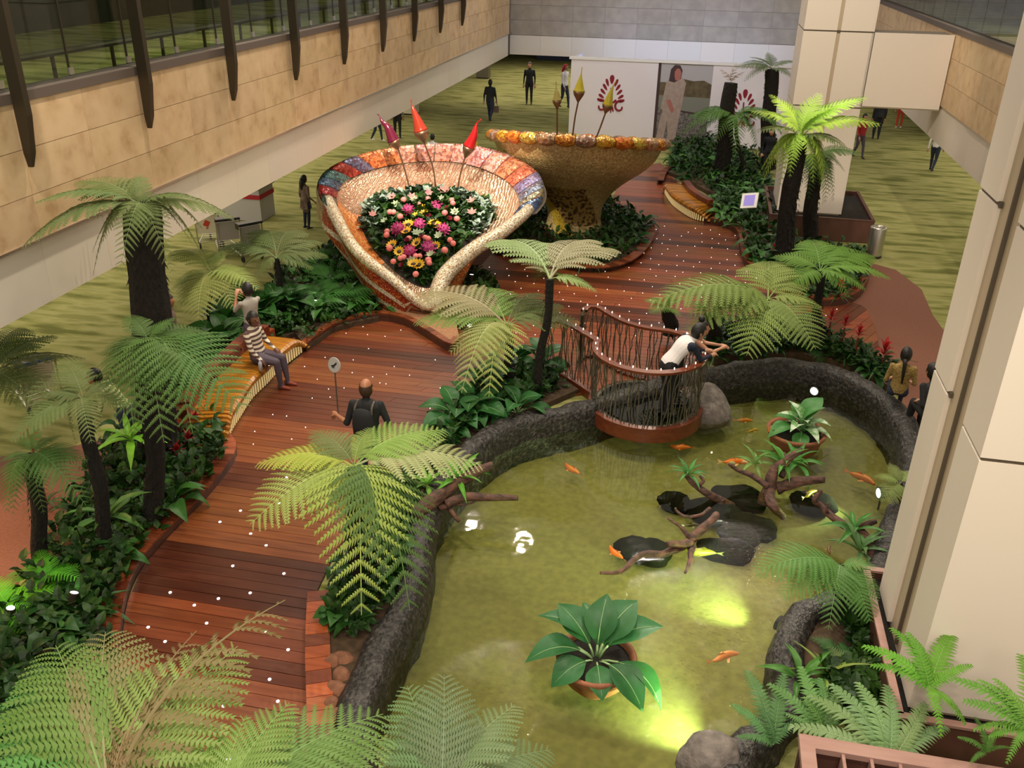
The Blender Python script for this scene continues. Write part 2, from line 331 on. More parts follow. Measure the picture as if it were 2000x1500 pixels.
# ------------------------------------------------------------------ setting
def flat(name, m, polys, z, holes=()):
    mb = MB(); off = 0
    loops = [[Vector((x,y,0)) for x,y in q] for q in [polys]+list(holes)]
    vs = [(v.x,v.y,z) for q in loops for v in q]
    fs = []
    for t in tessellate_polygon(loops):
        a,b,c = (Vector(vs[i]) for i in t); fs.append(tuple(t) if (b-a).cross(c-a).z > 0 else tuple(t)[::-1])
    me = bpy.data.meshes.new(name); me.from_pydata(vs,[],fs); me.materials.append(M[m]); o = bpy.data.objects.new(name,me); COL.objects.link(o); return o
o = struct(flat('floor','carpet',[(-30,-3),(22,-3),(22,92),(-30,92)],-.012,[PONDP[::2]]),'green streaked carpet of the lower hall'); 
struct(flat('floor_pond','pond_floor',[(p[0],p[1]) for p in PONDP],-.48),'olive algae covered pond bottom')
wat = flat('pond_water','water',[(p[0],p[1]) for p in PONDP],-.1); wat['label'] = 'clear shallow pond water with small ripples'; wat['kind'] = 'structure'
def paving(name, s):
    mb = MB(); mb.prism([(p[0],p[1]) for p in s], -.02, -.002); return struct(mb.obj(name,'paving'))
paving('floor_paving',[(-9.111,20.868,0),(-8.962,22.305,0),(-7.73,21.682,0),(-5.557,24.235,0),(-4.589,21.19,0),(-4.776,17.857,0),(-5.83,16.108,0),(-6.844,14.319,0),(-7.88,14.303,0),(-8.745,15.38,0),(-9.297,17.701,0)])
paving('floor_paving',[(4.406,23.114,0),(5.06,22.598,0),(5.413,21.28,0),(5.34,19.631,0),(5.397,18.492,0),(5.637,17.39,0),(4.34,11.733,0),(3.709,11.586,0),(4.016,13.085,0),(4.108,14.196,0),(3.904,15.438,0),(3.531,15.901,0),(3.07,16.638,0),(3.397,19.606,0),(3.077,20.86,0)])
paving('floor_paving',[(-10.275,9.694,0),(-9.287,10.239,0),(-8.502,10.917,0),(-7.939,8.734,0),(-7.737,7.745,0),(-7.303,6.173,0)])
paving('floor_paving',[(-2.921,31.486,0),(-1.321,32.93,0),(-0.473,29.914,0),(-2.519,28.521,0)])
# -------- left parapet
XL, XR, YB = -8.44, 5.9, 40.5
Z0, ZP, ZA, ZB_, ZL = 2.62, 3.51, 4.09, 4.67, 5.26
def panels(parent, name, m, axis, pos, a0, step, n, rows, th=.03, gap=.008, off=0.0):
    cache = {}
    for z0,z1 in rows:
        key = round(z1-z0,3)
        if key not in cache:
            mb = MB(); w,h = step-gap*.6,(z1-z0)-gap; b = .006
            d = (th,w,h) if axis=='x' else (w,th,h); mb.box((0,0,0), d); cache[key] = mb.mesh(name, m)
        for k in range(n):
            a = a0+step*(k+.5); z = (z0+z1)/2
            loc = (pos+off,a,z) if axis=='x' else (a,pos+off,z)
            f = rnd(.97,1.02) if name=='white_panel' else rnd(.92,1.05)
            inst(name, cache[key], parent, Matrix.Translation(Vector(loc)-WL(parent)), (f*rnd(.98,1.02),f,f*rnd(.96,1.03)))
def wallbox(name, m, x0,x1,y0,y1,z0,z1, label=None):
    mb = MB(); mb.bx(x0,x1,y0,y1,z0,z1); return struct(mb.obj(name,m),label)
wl = wallbox('wall_left','joint',XL-.6,XL-.08,1.5,YB,Z0,ZL-.02,'beige stone parapet over white panels')
panels(wl,'stone_panel','stone','x',XL-.015,11.41-1.36*7,1.36,28,[(ZP,ZA),(ZA,ZB_),(ZB_,ZL)])
panels(wl,'white_panel','white_panel','x',XL-.06,11.41-1.36*7,1.36,28,[(Z0,ZP-.02)])
mb = MB(); mb.bx(XL-.05,XL+.02,1.5,YB,ZP-.02,ZP+.012); mb.obj('drip_edge','steel',wl)
wr = wallbox('wall_right','joint',XR+.08,XR+.6,10,YB,Z0,ZL-.02,'beige stone parapet over white panels')
panels(wr,'stone_panel','stone','x',XR+.015,11.41-1.36,1.36,22,[(ZP,ZA),(ZA,ZB_),(ZB_,ZL)])
panels(wr,'white_panel','white_panel','x',XR+.06,11.41-1.36,1.36,22,[(Z0,ZP-.02)])
wb = wallbox('wall_back','joint',XL-5,XR+6,YB+.03,YB+.6,Z0,9,'dim toned stone wall over a white fascia')
panels(wb,'stone_panel','stone_dim','y',YB+.015,-4.46-1.36*3,1.36,12,[(3.43+.6*k,3.43+.6*k+.6) for k in range(4)])
panels(wb,'white_panel','white_panel','y',YB+.03,-4.46-1.36*3,1.36,12,[(Z0,3.42)])
# ledge, glazing and fins above the parapets
for side,X,s,y0,n in (('left',XL,-1,10.05-2.72*3,15),('right',XR,1,10.05,11)):
    tr = MB(); tr.bx(min(X+.02*-s,X+s*.35),max(X-s*.02,X+s*.35),1.5,YB,ZL-.02,ZL+.10); t = struct(tr.obj('trim_1' if s<0 else 'trim_2','ledge'),'dark metal channel under the glazing')
    wn = bpy.data.objects.new('window_1' if s<0 else 'window_2',None); COL.objects.link(wn); struct(wn,'tall frameless glazing of the upper hall'); wn.location = (X+s*.12,10,ZL+.14)
    pm = MB(); pm.box((0,0,1.55),(.02,1.33,3.1)); pme = pm.mesh('pane','pane')
    pb = MB(); pb.box((0,0,.0),(.03,.10,.09)); pbe = pb.mesh('bracket','steel')
    mm = MB(); mm.box((0,0,1.55),(.03,.02,3.1)); mme = mm.mesh('glass_joint','dark_metal')
    for k in range(n*2-2):
        y = y0+1.36*(k+.5)
        if s>0: inst('pane',pme,wn,Matrix.Translation(Vector((0,y-10,0)))); continue
        inst('pane',pme,wn,Matrix.Translation(Vector((0,y-10,0))))
        inst('glass_joint',mme,wn,Matrix.Translation(Vector((0,y+.68-10,0)))); inst('bracket',pbe,wn,Matrix.Translation(Vector((-s*.02,y+.68-10,.06))))
    if s>0: continue
    rl = MB(); rl.tube([(X+s*.35,1.5,ZL+.42),(X+s*.35,YB,ZL+.42)],.045,8); rl.obj('rail','dark_metal',wn)
    for k in range(n*2-2):
        y = y0+1.36*k; r2 = MB(); r2.bx(X+s*.33,X+s*.37,y-.02,y+.02,ZL-.1,ZL+.42); r2.obj('post','dark_metal',wn)
    fm = MB(); a,b = .05,.085
    rows = [[(-b,-a,4.3),(b,-a,4.3),(b,a,4.3),(-b,a,4.3)],[(-b,-a,-.15),(b,-a,-.15),(b,a,-.15),(-b,a,-.15)],[(-b,-.05,-.62),(.02,-.05,-.62),(.02,.05,-.62),(-b,.05,-.62)],[(-b,-.02,-.80),(-b+.06,-.02,-.80),(-b+.06,.02,-.80),(-b,.02,-.80)]]
    fm.loft(rows,True); fm.add(rows[-1],[(0,1,2,3)]); fme = fm.mesh('fin','dark_metal')
    if s<0:
        for k in range(n-3):
            f = bpy.data.objects.new('facade_fin',fme); COL.objects.link(f); f.location = (X-s*.13,y0+2.72*k,ZL); f['kind'] = 'structure'
            f['label'] = 'dark pointed metal fin hanging over the stone parapet'
# upper halls
wallbox('floor_upper','carpet',-30,XL-.6,-3,62,4.95,5.16,'green carpet of the upper hall behind glass')
wallbox('floor_upper','carpet',XR+.6,22,-3,62,4.95,5.16,'green carpet of the upper hall behind glass')
wallbox('ceiling_upper','dark_hall',-30,XL-.8,-3,62,8.6,8.8); wallbox('ceiling_upper','dark_hall',XR+.8,22,-3,62,8.6,8.8)
wallbox('wall_upper_left','dark_hall',-30,-14.6,-3,62,5.16,8.6); wallbox('wall_upper_right','dark_hall',9.5,22,-3,62,5.16,8.6)
wallbox('floor_upper','dark_hall',-30,22,YB+.6,92,2.75,5.0)
wallbox('wall_outer_left','white_panel',-30.3,-30,-3,92,-.02,9); wallbox('wall_outer_right','white_panel',22,22.3,-3,92,-.02,9); wallbox('wall_outer_back','white_panel',-30,22,92,92.3,-.02,9)
# -------- far column, beam, near column
def column(name, x0,x1,y0,y1, faces, label):
    mb = MB(); mb.bx(x0+.05,x1-.05,y0+.05,y1-.05,.3,11); c = struct(mb.obj(name,'tan_metal'),label)
    zs = [(.55,3.345),(3.38,5.185),(5.22,7.015),(7.05,8.85)]
    w = (x1-x0); d = (y1-y0); g = .045
    for z0,z1 in zs:
        for f in faces:
            for h in (0,1):
                m2 = MB()
                if f=='front' and h==0: j2 = MB(); j2.bx(x0+.012,x1-.012,y0+.012,y1-.012,z1-.01,z1+.04); j2.obj('joint','joint',c)
                if f=='wide' and h==0: j2 = MB(); j2.bx(x0+.02,x1-.012,y0+.012,y0+.60,z1-.01,z1+.04); j2.obj('joint','joint',c); j2 = MB(); j2.bx(x0+.02,x1-.012,8.30,8.9,z1-.01,z1+.04); j2.obj('joint','joint',c)
                if f=='front': a = x0+(w/2+g)*h; m2.bx(a,a+w/2-g,y0,y0+.05,z0,z1)
                if f=='left': a = y0+.052+1.2*h if name=='column_near' else y0+.052+(d/2+g-.05)*h; m2.bx(x0,x0+.05,a,a+(.56 if name=='column_near' else d/2-g),z0,z1)
                if f=='right': a = y0+(d/2+g)*h; m2.bx(x1-.05,x1,a,a+d/2-g,z0,z1)
                if f=='wide' and h==0: m2.bx(x0,x1,y0,y0+.05,z0,z1)
                if m2.v: m2.obj('panel','column_panel',c)
    return c
column('column_far',2.27,3.98,25.4,27.3,('front','left','right'),'white panelled square column with tan joints')
cn = column('column_near',2.56,4.6,7.1,8.93,('left','wide'),'large white panelled column beside the pond')
mb = MB(); mb.bx(2.575,2.62,7.99,8.02,.55,9); mb.obj('groove','joint',cn)
for k in range(22):
    m2 = MB(); z = .8+.38*k; m2.bx(2.59,2.612,7.70,7.79,z,z+.03); m2.obj('slot','joint',cn)
b = wallbox('beam','joint',3.96,XR-.02,25.46,26.6,3.44,5.18,'white panelled beam between column and parapet')
mb = MB(); mb.bx(4.0,XR-.02,25.4,25.46,3.42,5.2); mb.obj('panel','column_panel',b); mb = MB(); mb.bx(4.0,XR,25.46,26.6,3.38,3.44); mb.obj('soffit','white_panel',b)
# planters round the columns
def planter(label, x0,x1,y0,y1,h,th=.06,m='planter_wood',rim=None):
    t = thing('column_planter',label,'planter',((x0+x1)/2,(y0+y1)/2,0))
    for n,(a,b_,c,d) in dict(f=(x0,x1,y0,y0+th),b=(x0,x1,y1-th,y1),l=(x0,x0+th,y0+th,y1-th),r=(x1-th,x1,y0+th,y1-th)).items():
        q = MB(); q.bx(a,b_,c,d,0,h-.03); q.obj('side_board',m,t)
        q = MB(); q.bx(a-.01,b_+.01,c-.01,d+.01,h-.03,h); q.obj('rim_board',rim or m,t)
    q = MB(); q.bx(x0+th,x1-th,y0+th,y1-th,0,h-.12); q.obj('soil','black_soil',t); return t
planter('dark brown wooden planter box around the base of the far column',2.05,4.75,24.7,27.9,.62)
planter('dark brown wooden planter box around the large near column',2.42,5.2,6.9,9.25,.60,rim='crate_wood')
# ------------------------------------------------------------------ timber deck, plank by plank
def planks(parent, poly, pitch, limit, ang=0, name='plank', lmin=2.4, lmax=4.2):
    ca,sa = math.cos(-ang),math.sin(-ang); q = [(x*ca-y*sa,x*sa+y*ca) for x,y in poly]; cb,sb = math.cos(ang),math.sin(ang)
    def cross(y):
        xs = []
        for i in range(len(q)):
            a,b = q[i-1],q[i]
            if (a[1]>y)!=(b[1]>y): xs.append(a[0]+(b[0]-a[0])*(y-a[1])/(b[1]-a[1]))
        xs.sort(); return list(zip(xs[::2],xs[1::2]))
    y = min(p[1] for p in q); ymax = max(p[1] for p in q); out = []; row = 0; dark = 0; tone = (1,1,1)
    while y < ymax:
        g = .008; u = cross(y+.004); v = cross(y+pitch-.004)
        if row % 2 == 0:
            r = random.random(); f = rnd(.8,1.12)
            tone = (.30,.28,.36) if r<.16 else (.5,.42,.42) if r<.32 else (f,f*rnd(.85,1.15),f*rnd(.8,1.1))
        if len(u)==len(v):
            for (a0,a1),(b0,b1) in zip(u,v):
                if min(a1-a0,b1-b0) < .06: continue
                L = ((a1-a0)+(b1-b0))/2; n = max(1,round(L/rnd(lmin,lmax))); cuts = [0]+sorted((i+rnd(-.25,.25))/n for i in range(1,n))+[1]
                for c0,c1 in zip(cuts,cuts[1:]):
                    e = .004/L
                    pts = [(a0+(a1-a0)*(c0+e),y+g/2),(a0+(a1-a0)*(c1-e),y+g/2),(b0+(b1-b0)*(c1-e),y+pitch-g/2),(b0+(b1-b0)*(c0+e),y+pitch-g/2)]
                    out.append((y, [(x*cb-yy*sb,x*sb+yy*cb) for x,yy in pts], jit(tone,.10)))
        y += pitch; row += 1
    key = lambda k: min(math.hypot(px,py-0) for px,py in k[1])
    out.sort(key=key); sm = MB()
    for i,(yy,p,c) in enumerate(out):
        if i < limit:
            mb = MB(); mb.prism(p,-.004,.02+rnd(0,.002)); mb.obj(name,'wood_red',parent,color=c)
        else:
            sm.mi = 0 if c[0]>.75 else 1 if c[0]>.42 else 2; sm.prism(p,-.004,.02)
    if sm.v:
        o = sm.obj('planks_far',['wood_red','wood_mid','wood_deep'],parent); o['kind'] = 'stuff'
mat('wood_mid',(.12,.034,.015),.4,col2=(.15,.044,.018),scale=6,stretch=(.25,3,3)); mat('wood_deep',(.075,.026,.02),.4,col2=(.10,.035,.024),scale=6,stretch=(.25,3,3))
mb = MB(); mb.prism(DECK,-.010,-.004); dk = struct(mb.obj('floor_deck','wood_dark'),'red brown timber deck with tiny white lights'); planks(dk, DECK, .17, 292)
mb = MB(); mb.prism(DECK2,-.010,-.0045); dk2 = struct(mb.obj('floor_deck','wood_dark'),'small curved deck of diagonal red planks behind the pond'); planks(dk2, DECK2, .20, 80, math.radians(62),lmin=6,lmax=9)
# tiny white lights set flush in the deck
dl = MB(); dl.lathe([(.018,0),(.018,.006),(.0,.007)],n=8); dlm = dl.mesh('deck_light','light_white'); dls = MB(); dls.lathe([(.0075,0),(.0075,.006),(0,.007)],n=6); dlsm = dls.mesh('deck_light','light_white')
for p in [(-5.628,6.993,0),(-5.22,8.242,0),(-4.528,8.245,0),(-5.84,9.076,0),(-5.314,8.923,0),(-5.001,8.731,0),(-4.767,7.809,0),(-5.011,7.204,0),(-4.294,7.228,0),(-3.912,7.01,0),(-3.916,6.55,0),(-3.696,6.282,0),(-4.215,6.1,0),(-3.842,5.495,0),(-5.313,6.824,0),(-5.71,7.602,0),(-5.09,7.629,0),(-5.308,7.456,0),(-5.696,9.384,0),(-5.262,9.68,0),(-5.01,10.073,0),(-5.439,10.323,0)]: inst('deck_light',dlm,dk,Matrix.Translation((p[0],p[1],.021)))
for p in [(-5.859,14.974,0),(-6.517,14.399,0),(-6.727,13.93,0),(-6.288,13.485,0),(-5.944,13.17,0),(-5.361,13.819,0),(-5.153,13.979,0),(-5.122,14.323,0),(-5.152,13.613,0),(-5.033,13.6,0),(-5.781,13.892,0),(-5.697,13.272,0),(-5.799,12.883,0),(-6.481,12.07,0),(-6.512,11.478,0),(-6.351,11.099,0),(-5.779,11.792,0),(-5.837,11.386,0),(-6.237,12.074,0),(-4.733,14.038,0),(-5.961,14.418,0),(-6.083,12.775,0),(-4.466,14.785,0),(-4.048,13.672,0),(-4.005,12.89,0)]: inst('deck_light',dlsm,dk,Matrix.Translation((p[0],p[1],.021)))
nl = 0
for iy in range(44):
    for ix in range(30):
        x = -7+ix*.42+(iy%2)*.21+rnd(-.05,.05); y = 15.6+iy*.42+rnd(-.05,.05)
        if inside((x,y),DECK) and y>15.5+.25*(x+6) and nl<270 and random.random()<.8: inst('deck_light',dlsm,dk,Matrix.Translation((x,y,.021))); nl += 1
# ------------------------------------------------------------------ pond rim of dark cast rock
def rockrim(pts, w, h, zc):
    mb = MB(); n = 14; rows = []; k = len(pts)
    for i in range(k):
        a = Vector(pts[i-1]); b = Vector(pts[(i+1)%k]); t = (b-a).normalized(); nn = Vector((-t.y,t.x,0)); p = Vector(pts[i]); row = []
        for j in range(n):
            an = 2*PI*j/n; c,s = math.cos(an),math.sin(an)
            e = .55; q = p+nn*(w*math.copysign(abs(c)**e,c))+Vector((0,0,zc+h*math.copysign(abs(s)**e,s)))
            d = noise.noise(q*2.2)*.05+noise.noise(q*6)*.045+noise.noise(q*14)*.02
            q += (nn*c+Vector((0,0,s)))*d; row.append(q)
        rows.append(row)
    rows.append(rows[0]); mb.loft(rows,True); return mb
rim = rockrim(RIMS,.20,.46,-.18).obj('pond_border','rock_rim',smooth=True); tag(rim,'dark rough rock rim winding all around the koi pond','pond border')
def boulder(name, loc, r, m, label, cat, group=None, seed=0, flat_=1, rz=0):
    bm = bmesh.new(); bmesh.ops.create_icosphere(bm, subdivisions=3, radius=1)
    for v in bm.verts:
        d = 1+.22*noise.noise(v.co*1.3+Vector((seed,0,0)))+.09*noise.noise(v.co*3.5+Vector((0,seed,0)))
        v.co = Vector((v.co.x*d*r[0],v.co.y*d*r[1],v.co.z*d*r[2]))
    me = bpy.data.meshes.new(name); bm.to_mesh(me); bm.free(); me.materials.append(M[m]); me.polygons.foreach_set('use_smooth',[True]*len(me.polygons))
    o = bpy.data.objects.new(name,me); COL.objects.link(o); o.location = loc; o.rotation_euler = (0,0,rz); tag(o,label,cat,group); return o
boulder('boulder',(.58,14.25,-.05),(.42,.62,.32),'boulder','grey flat topped boulder against the balcony ring','rock',seed=3,rz=.2)
boulder('boulder',(0.74,6.428,0.1),(.32,.28,.3),'boulder','grey boulder under the fern at the lower edge of the pond','rock',seed=5)
for i,(p,a,b,l) in enumerate((((0.206,11.531,-0.12),.26,.17,'lone dark round stone under water west of the driftwood cluster'),((1.142,11.851,-0.12),.42,.24,'large dark wet stone under the pale forked driftwood'),((0.79,11.417,-0.12),.40,.30,'dark submerged stone in the middle of the stone cluster'),((1.293,11.133,-0.12),.40,.27,'dark submerged stone behind the lowest cluster stone'),((1.131,10.878,-0.12),.30,.24,'small dark submerged stone, lowest of the cluster'),((-0.306,10.234,-0.12),.27,.2,'dark stone touching the far side of the broken root'),((-0.059,10.196,-0.12),.30,.22,'black wet stone beneath the broken root tip'),((0.932,10.486,-0.12),.40,.17,'long flat dark stone with a yellow koi beside it'),((2.209,11.959,-0.12),.35,.25,'dark stone in the green underwater light beam'))):
    boulder('pond_stone',(p[0],p[1],-.34),(a,b,.20 if i in (1,7) else .17),'wet_stone',l,'stone','stones lying in the pond',seed=i*3.1)
for i,p in enumerate([(-3.321,6.874,0.1),(-3.167,6.707,0.1),(-3.145,6.509,0.1),(-3.102,6.303,0.1),(-2.977,6.157,0.1),(-3.244,6.947,0.1)]):
    boulder('lava_rock',(p[0],p[1],.06),(.10+.02*(i%3),.11,.12),'brown_rock',('brown lava rock farthest up the gap','second brown lava rock from the top of the gap','third brown lava rock down the gap','fourth brown lava rock down the gap','lowest brown lava rock in the gap','small brown lava rock touching the rim at the top')[i]+' between kerb and pond wall','rock','brown lava rocks beside the kerb',seed=i*2.3)
# ------------------------------------------------------------------ planting beds with plank kerbs
def kerb(parent, pts, w, side, h, step=.19, face='wood_dark', topcol=None, closed=False):
    L = resample(smoothline([(x,y,0) for x,y,*_ in pts],6,closed),step); k = len(L); inn = []
    if closed: L = L[:-1]; k = len(L)
    for i in range(k):
        a = L[i-1] if (closed or i>0) else L[i]; b = L[(i+1)%k] if (closed or i<k-1) else L[i]
        t = (b-a).normalized(); inn.append(L[i]+Vector((-t.y,t.x,0))*w*side)
    fb = MB(); n2 = k if closed else k-1
    for i in range(n2):
        j = (i+1)%k; a,b,c,d = L[i],L[j],inn[j],inn[i]
        fb.prism([(a.x,a.y),(b.x,b.y),(b.x*.8+c.x*.2,b.y*.8+c.y*.2),(a.x*.8+d.x*.2,a.y*.8+d.y*.2)],.0,h-.03)
        e = .02; pp = [a.lerp(b,e),a.lerp(b,1-e),d.lerp(c,1-e),d.lerp(c,e)]; q = MB(); q.prism([(p.x,p.y) for p in pp],h-.03,h)
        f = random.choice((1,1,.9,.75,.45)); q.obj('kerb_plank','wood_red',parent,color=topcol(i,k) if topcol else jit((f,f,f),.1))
    fb.obj('kerb_face',face,parent)
def bed(label, s, z, soil='soil'):
    pts = s; c = (sum(p[0] for p in pts)/len(pts),sum(p[1] for p in pts)/len(pts),0); t = thing('planting_bed',label,'planting bed',c)
    mb = MB(); mb.prism([(p[0],p[1]) for p in pts],0.0,z); mb.obj('soil',soil,t); return t,[(p[0],p[1]) for p in pts]
bedA,polyA = bed('long planting bed of dark foliage left of the deck path',[(-5.063,5.321,0),(-5.488,6.044,0),(-5.77,6.562,0),(-6.182,7.302,0),(-6.39,7.951,0),(-6.416,8.608,0),(-6.418,9.54,0),(-6.479,10.369,0),(-6.776,10.998,0),(-7.374,11.532,0),(-7.621,12.601,0),(-7.618,13.666,0),(-7.572,15.005,0),(-7.242,15.755,0),(-7.779,16.483,0),(-8.32,16.649,0),(-8.871,15.627,0),(-9.059,14.509,0),(-8.752,12.529,0),(-8.274,10.169,0),(-7.863,8.629,0),(-7.545,7.684,0),(-7.088,6.386,0),(-6.669,5.421,0),(-5.962,4.584,0),(-5.002,4.798,0)],.10)
kerb(bedA,[(-5.327,5.864,0),(-5.709,6.576,0),(-6.111,7.318,0),(-6.316,7.968,0),(-6.338,8.627,0),(-6.302,9.501,0),(-6.356,10.324,0),(-6.481,10.828,0),(-6.744,11.136,0),(-7.107,11.456,0)],.24,1,.15,topcol=lambda i,k: jit((1.5,1.5,2.2),.12) if i>k-8 else jit(random.choice(((1,.9,.9),(.8,.75,.8),(.5,.45,.5))),.1))  # last planks by the bench: pinkish light put into their colour
bedB,polyB = bed('planting bed between the bench and the mosaic flower bowl',[(-6.957,14.58,0),(-6.821,15.534,0),(-6.537,15.931,0),(-6.123,16.315,0),(-6.149,17.044,0),(-6.611,18.046,0),(-7.366,19.661,0),(-8.203,20.67,0),(-8.672,20.126,0),(-9.14,18.449,0),(-8.875,16.82,0),(-7.845,15.605,0)],.12)
kerb(bedB,[(-6.957,14.58,0),(-6.821,15.534,0),(-6.556,15.982,0),(-6.142,16.367,0),(-5.543,16.235,0),(-4.969,15.782,0),(-4.277,15.192,0),(-4.185,15.614,0)],.14,1,.2)
bedL,polyL = bed('bare sandy tongue of ground at the foot of the mosaic bowl',[(-6.16,16.42,0),(-5.56,16.287,0),(-4.991,15.856,0),(-4.303,15.284,0),(-4.227,15.654,0),(-4.51,16.437,0),(-4.699,17.563,0),(-5.162,18.414,0),(-5.929,18.56,0),(-6.506,17.741,0)],.16,'sand')
bedC,polyC = bed('small planting bed by the mosaic bowl with a hidden spotlight',[(-4.612,16.412,0),(-4.008,16.154,0),(-3.659,17.221,0),(-4.153,18.671,0),(-4.573,19.44,0),(-5.068,19.681,0),(-5.079,18.777,0),(-4.806,17.536,0)],.10)
ISL = [(-4.949,22.507,0),(-4.597,21.527,0),(-3.903,21.038,0),(-3.084,20.769,0),(-2.428,20.589,0),(-1.833,20.819,0),(-1.411,21.644,0),(-1.187,23.039,0),(-1.232,24.359,0),(-1.616,25.562,0),(-2.29,26.338,0),(-3.105,26.709,0),(-4.158,26.422,0),(-4.816,24.975,0),(-5.047,23.595,0)]
bedD,polyD = bed('kerbed island bed around the gold goblet sculpture',ISL,.12); kerb(bedD,ISL,.24,-1,.18,closed=True)
bedE,polyE = bed('long dense planting bed behind the far curved bench',[(-1.046,31.23,0),(-0.318,30.243,0),(0.534,28.511,0),(0.705,25.914,0),(1.26,24.528,0),(1.387,22.747,0),(1.583,21.585,0),(2.144,20.764,0),(3.077,20.86,0),(3.43,23.068,0),(2.81,23.551,0),(2.51,23.919,0),(2.251,26.88,0),(2.357,32.98,0),(0.65,37.045,0),(-0.893,35.597,0)],.12)
kerb(bedE,[(0.507,25.488,0),(0.989,25.101,0),(1.257,24.287,0),(1.31,22.727,0),(1.487,21.637,0),(1.926,21.107,0)],.22,1,.18); kerb(bedE,[(-1.237,29.561,0),(-1.195,30.807,0),(-1.066,31.613,0),(-0.807,32.084,0)],.2,-1,.18)
bedI,polyI = bed('rounded planter tip with red flowers on the right side of the deck',[(1.926,21.107,0),(2.543,19.872,0),(2.958,19.558,0),(3.412,19.736,0),(3.798,20.223,0),(4.117,21.126,0),(4.319,22.29,0),(4.334,23.515,0),(3.336,23.688,0),(2.217,22.141,0)],.12)
kerb(bedI,[(1.921,20.996,0),(2.538,19.806,0),(2.952,19.493,0),(3.405,19.671,0),(3.813,20.161,0),(4.164,21.138,0),(4.392,22.387,0),(4.423,23.624,0)],.2,1,.2)
bedF,polyF = bed('planting bed with red bromeliads behind the pond',[(0.458,16.36,0),(0.598,16.953,0),(1.055,17.549,0),(1.79,18.01,0),(2.607,17.935,0),(2.961,17.435,0),(3.303,17.012,0),(3.629,16.608,0),(3.939,15.935,0),(3.733,15.458,0),(3.357,15.947,0),(2.851,16.347,0),(2.3,16.52,0),(1.137,16.139,0),(0.707,15.821,0)],.14)
bedG,polyG = bed('planting bed between the deck path and the near pond rim',[(-3.085,6.092,0),(-3.399,6.9,0),(-3.758,7.858,0),(-3.913,8.849,0),(-3.864,9.687,0),(-3.725,10.873,0),(-3.507,11.777,0),(-3.499,13.012,0),(-3.235,14.187,0),(-2.398,14.764,0),(-2.08,14.576,0),(-1.63,14.054,0),(-2.144,13.339,0),(-2.674,12.695,0),(-3.016,11.976,0),(-3.224,11.065,0),(-3.24,9.959,0),(-3.086,9.041,0),(-2.965,8.282,0),(-3,7.532,0),(-2.99,6.836,0),(-2.868,6.141,0)],.10)
kerb(bedG,[(-3.143,5.752,0),(-3.32,6.176,0),(-3.628,6.848,0),(-3.882,7.463,0),(-4.059,7.933,0)],.27,-1,.15,topcol=lambda i,k: jit(random.choice(((1.7,1.5,1.2),(1.5,1.3,1),(.8,.7,.7))),.12))  # orange light on these planks is put into their top colours
bedH,polyH = bed('planting strip between the pond bay and the near column',[(1.723,8.567,0),(2.004,9.133,0),(2.524,9.496,0),(2.632,9.62,0),(2.587,8.591,0),(2.599,7.511,0),(1.621,7.152,0),(1.63,7.884,0)],.12)
# ------------------------------------------------------------------ benches of amber slats
def bench(label, front, depth, h, step, back_h, side, backcols):
    F = resample(smoothline([(p[0],p[1],0) for p in front],8),step); k = len(F); B = []
    for i in range(k):
        t = (F[min(i+1,k-1)]-F[max(i-1,0)]).normalized(); B.append(Vector((-t.y,t.x,0))*side)
    c = F[k//2]; t = thing('slatted_bench',label,'bench',(c.x,c.y,0)); g = .004
    prof = [(0.02,h-.15),(-.012,h-.11),(-.008,h-.05),(.04,h-.008),(.11,h),(depth,h-.02),(depth,h-.06),(.12,h-.05),(.07,h-.08),(.06,h-.15)]
    pl = MB(); gl = MB(); gb = MB()
    for i in range(k-1):
        e = (F[i+1]-F[i]).normalized()*g; mb = MB()
        taper = 1-.75*max(0,1-min(i,k-2-i)/7)**2
        r = [[F[j]+d+B[j]*a+Vector((0,0,z*(taper if taper<1 else 1))) for a,z in prof] for j,d in ((i,e),(i+1,-e))]
        mb.loft(r,True); n = len(prof); mb.add(r[0],[tuple(range(n))]); mb.add(r[1],[tuple(range(n))[::-1]])
        v = random.choice((1,1,.95,.85,.55)); mb.obj('seat_slat','amber',t,color=jit((v,v,v),.1))
        q = [F[i]+B[i]*.065,F[i+1]+B[i+1]*.065,F[i+1]+B[i+1]*depth,F[i]+B[i]*depth]; pl.prism([(p.x,p.y) for p in q],0,(h-.14)*taper)
        a = F[i]+B[i]*.052; b = F[i+1]+B[i+1]*.052
        m0 = a.lerp(b,.15); m1 = a.lerp(b,.60); n0 = B[i]*.012
        if taper>.6: gl.prism([(p.x,p.y) for p in (m0,m1,m1+n0,m0+n0)],.04,h-.16)
    pl.obj('plinth','wood_dark',t); gl.obj('light_slots','glow_strip',t)['kind'] = 'stuff'
    K = [F[i]+B[i]*depth for i in range(0,k,2)]; K2 = [F[i]+B[i]*(depth+.2) for i in range(0,k,2)]
    for i in range(len(K)-1):
        tp = max(.35,1-.65*max(0,1-min(i,len(K)-2-i)/3)**2)
        mb = MB(); mb.prism([(p.x,p.y) for p in (K[i],K[i+1].lerp(K[i],.02),K2[i+1].lerp(K2[i],.02),K2[i])],0,back_h*tp); mb.obj('back_plank','wood_red',t,color=jit(random.choice(backcols),.1))
    return t
bench('long curved amber bench with a seated woman at the left of the deck',[(-6.641,10.806,0),(-6.805,11.391,0),(-6.884,11.828,0),(-7.002,12.513,0),(-7.005,13.078,0),(-7.027,13.676,0),(-6.938,14.682,0)],.62,.43,.085,.62,1,((.8,.6,.7),(.55,.4,.75),(1,.8,.8),(.45,.35,.4)))
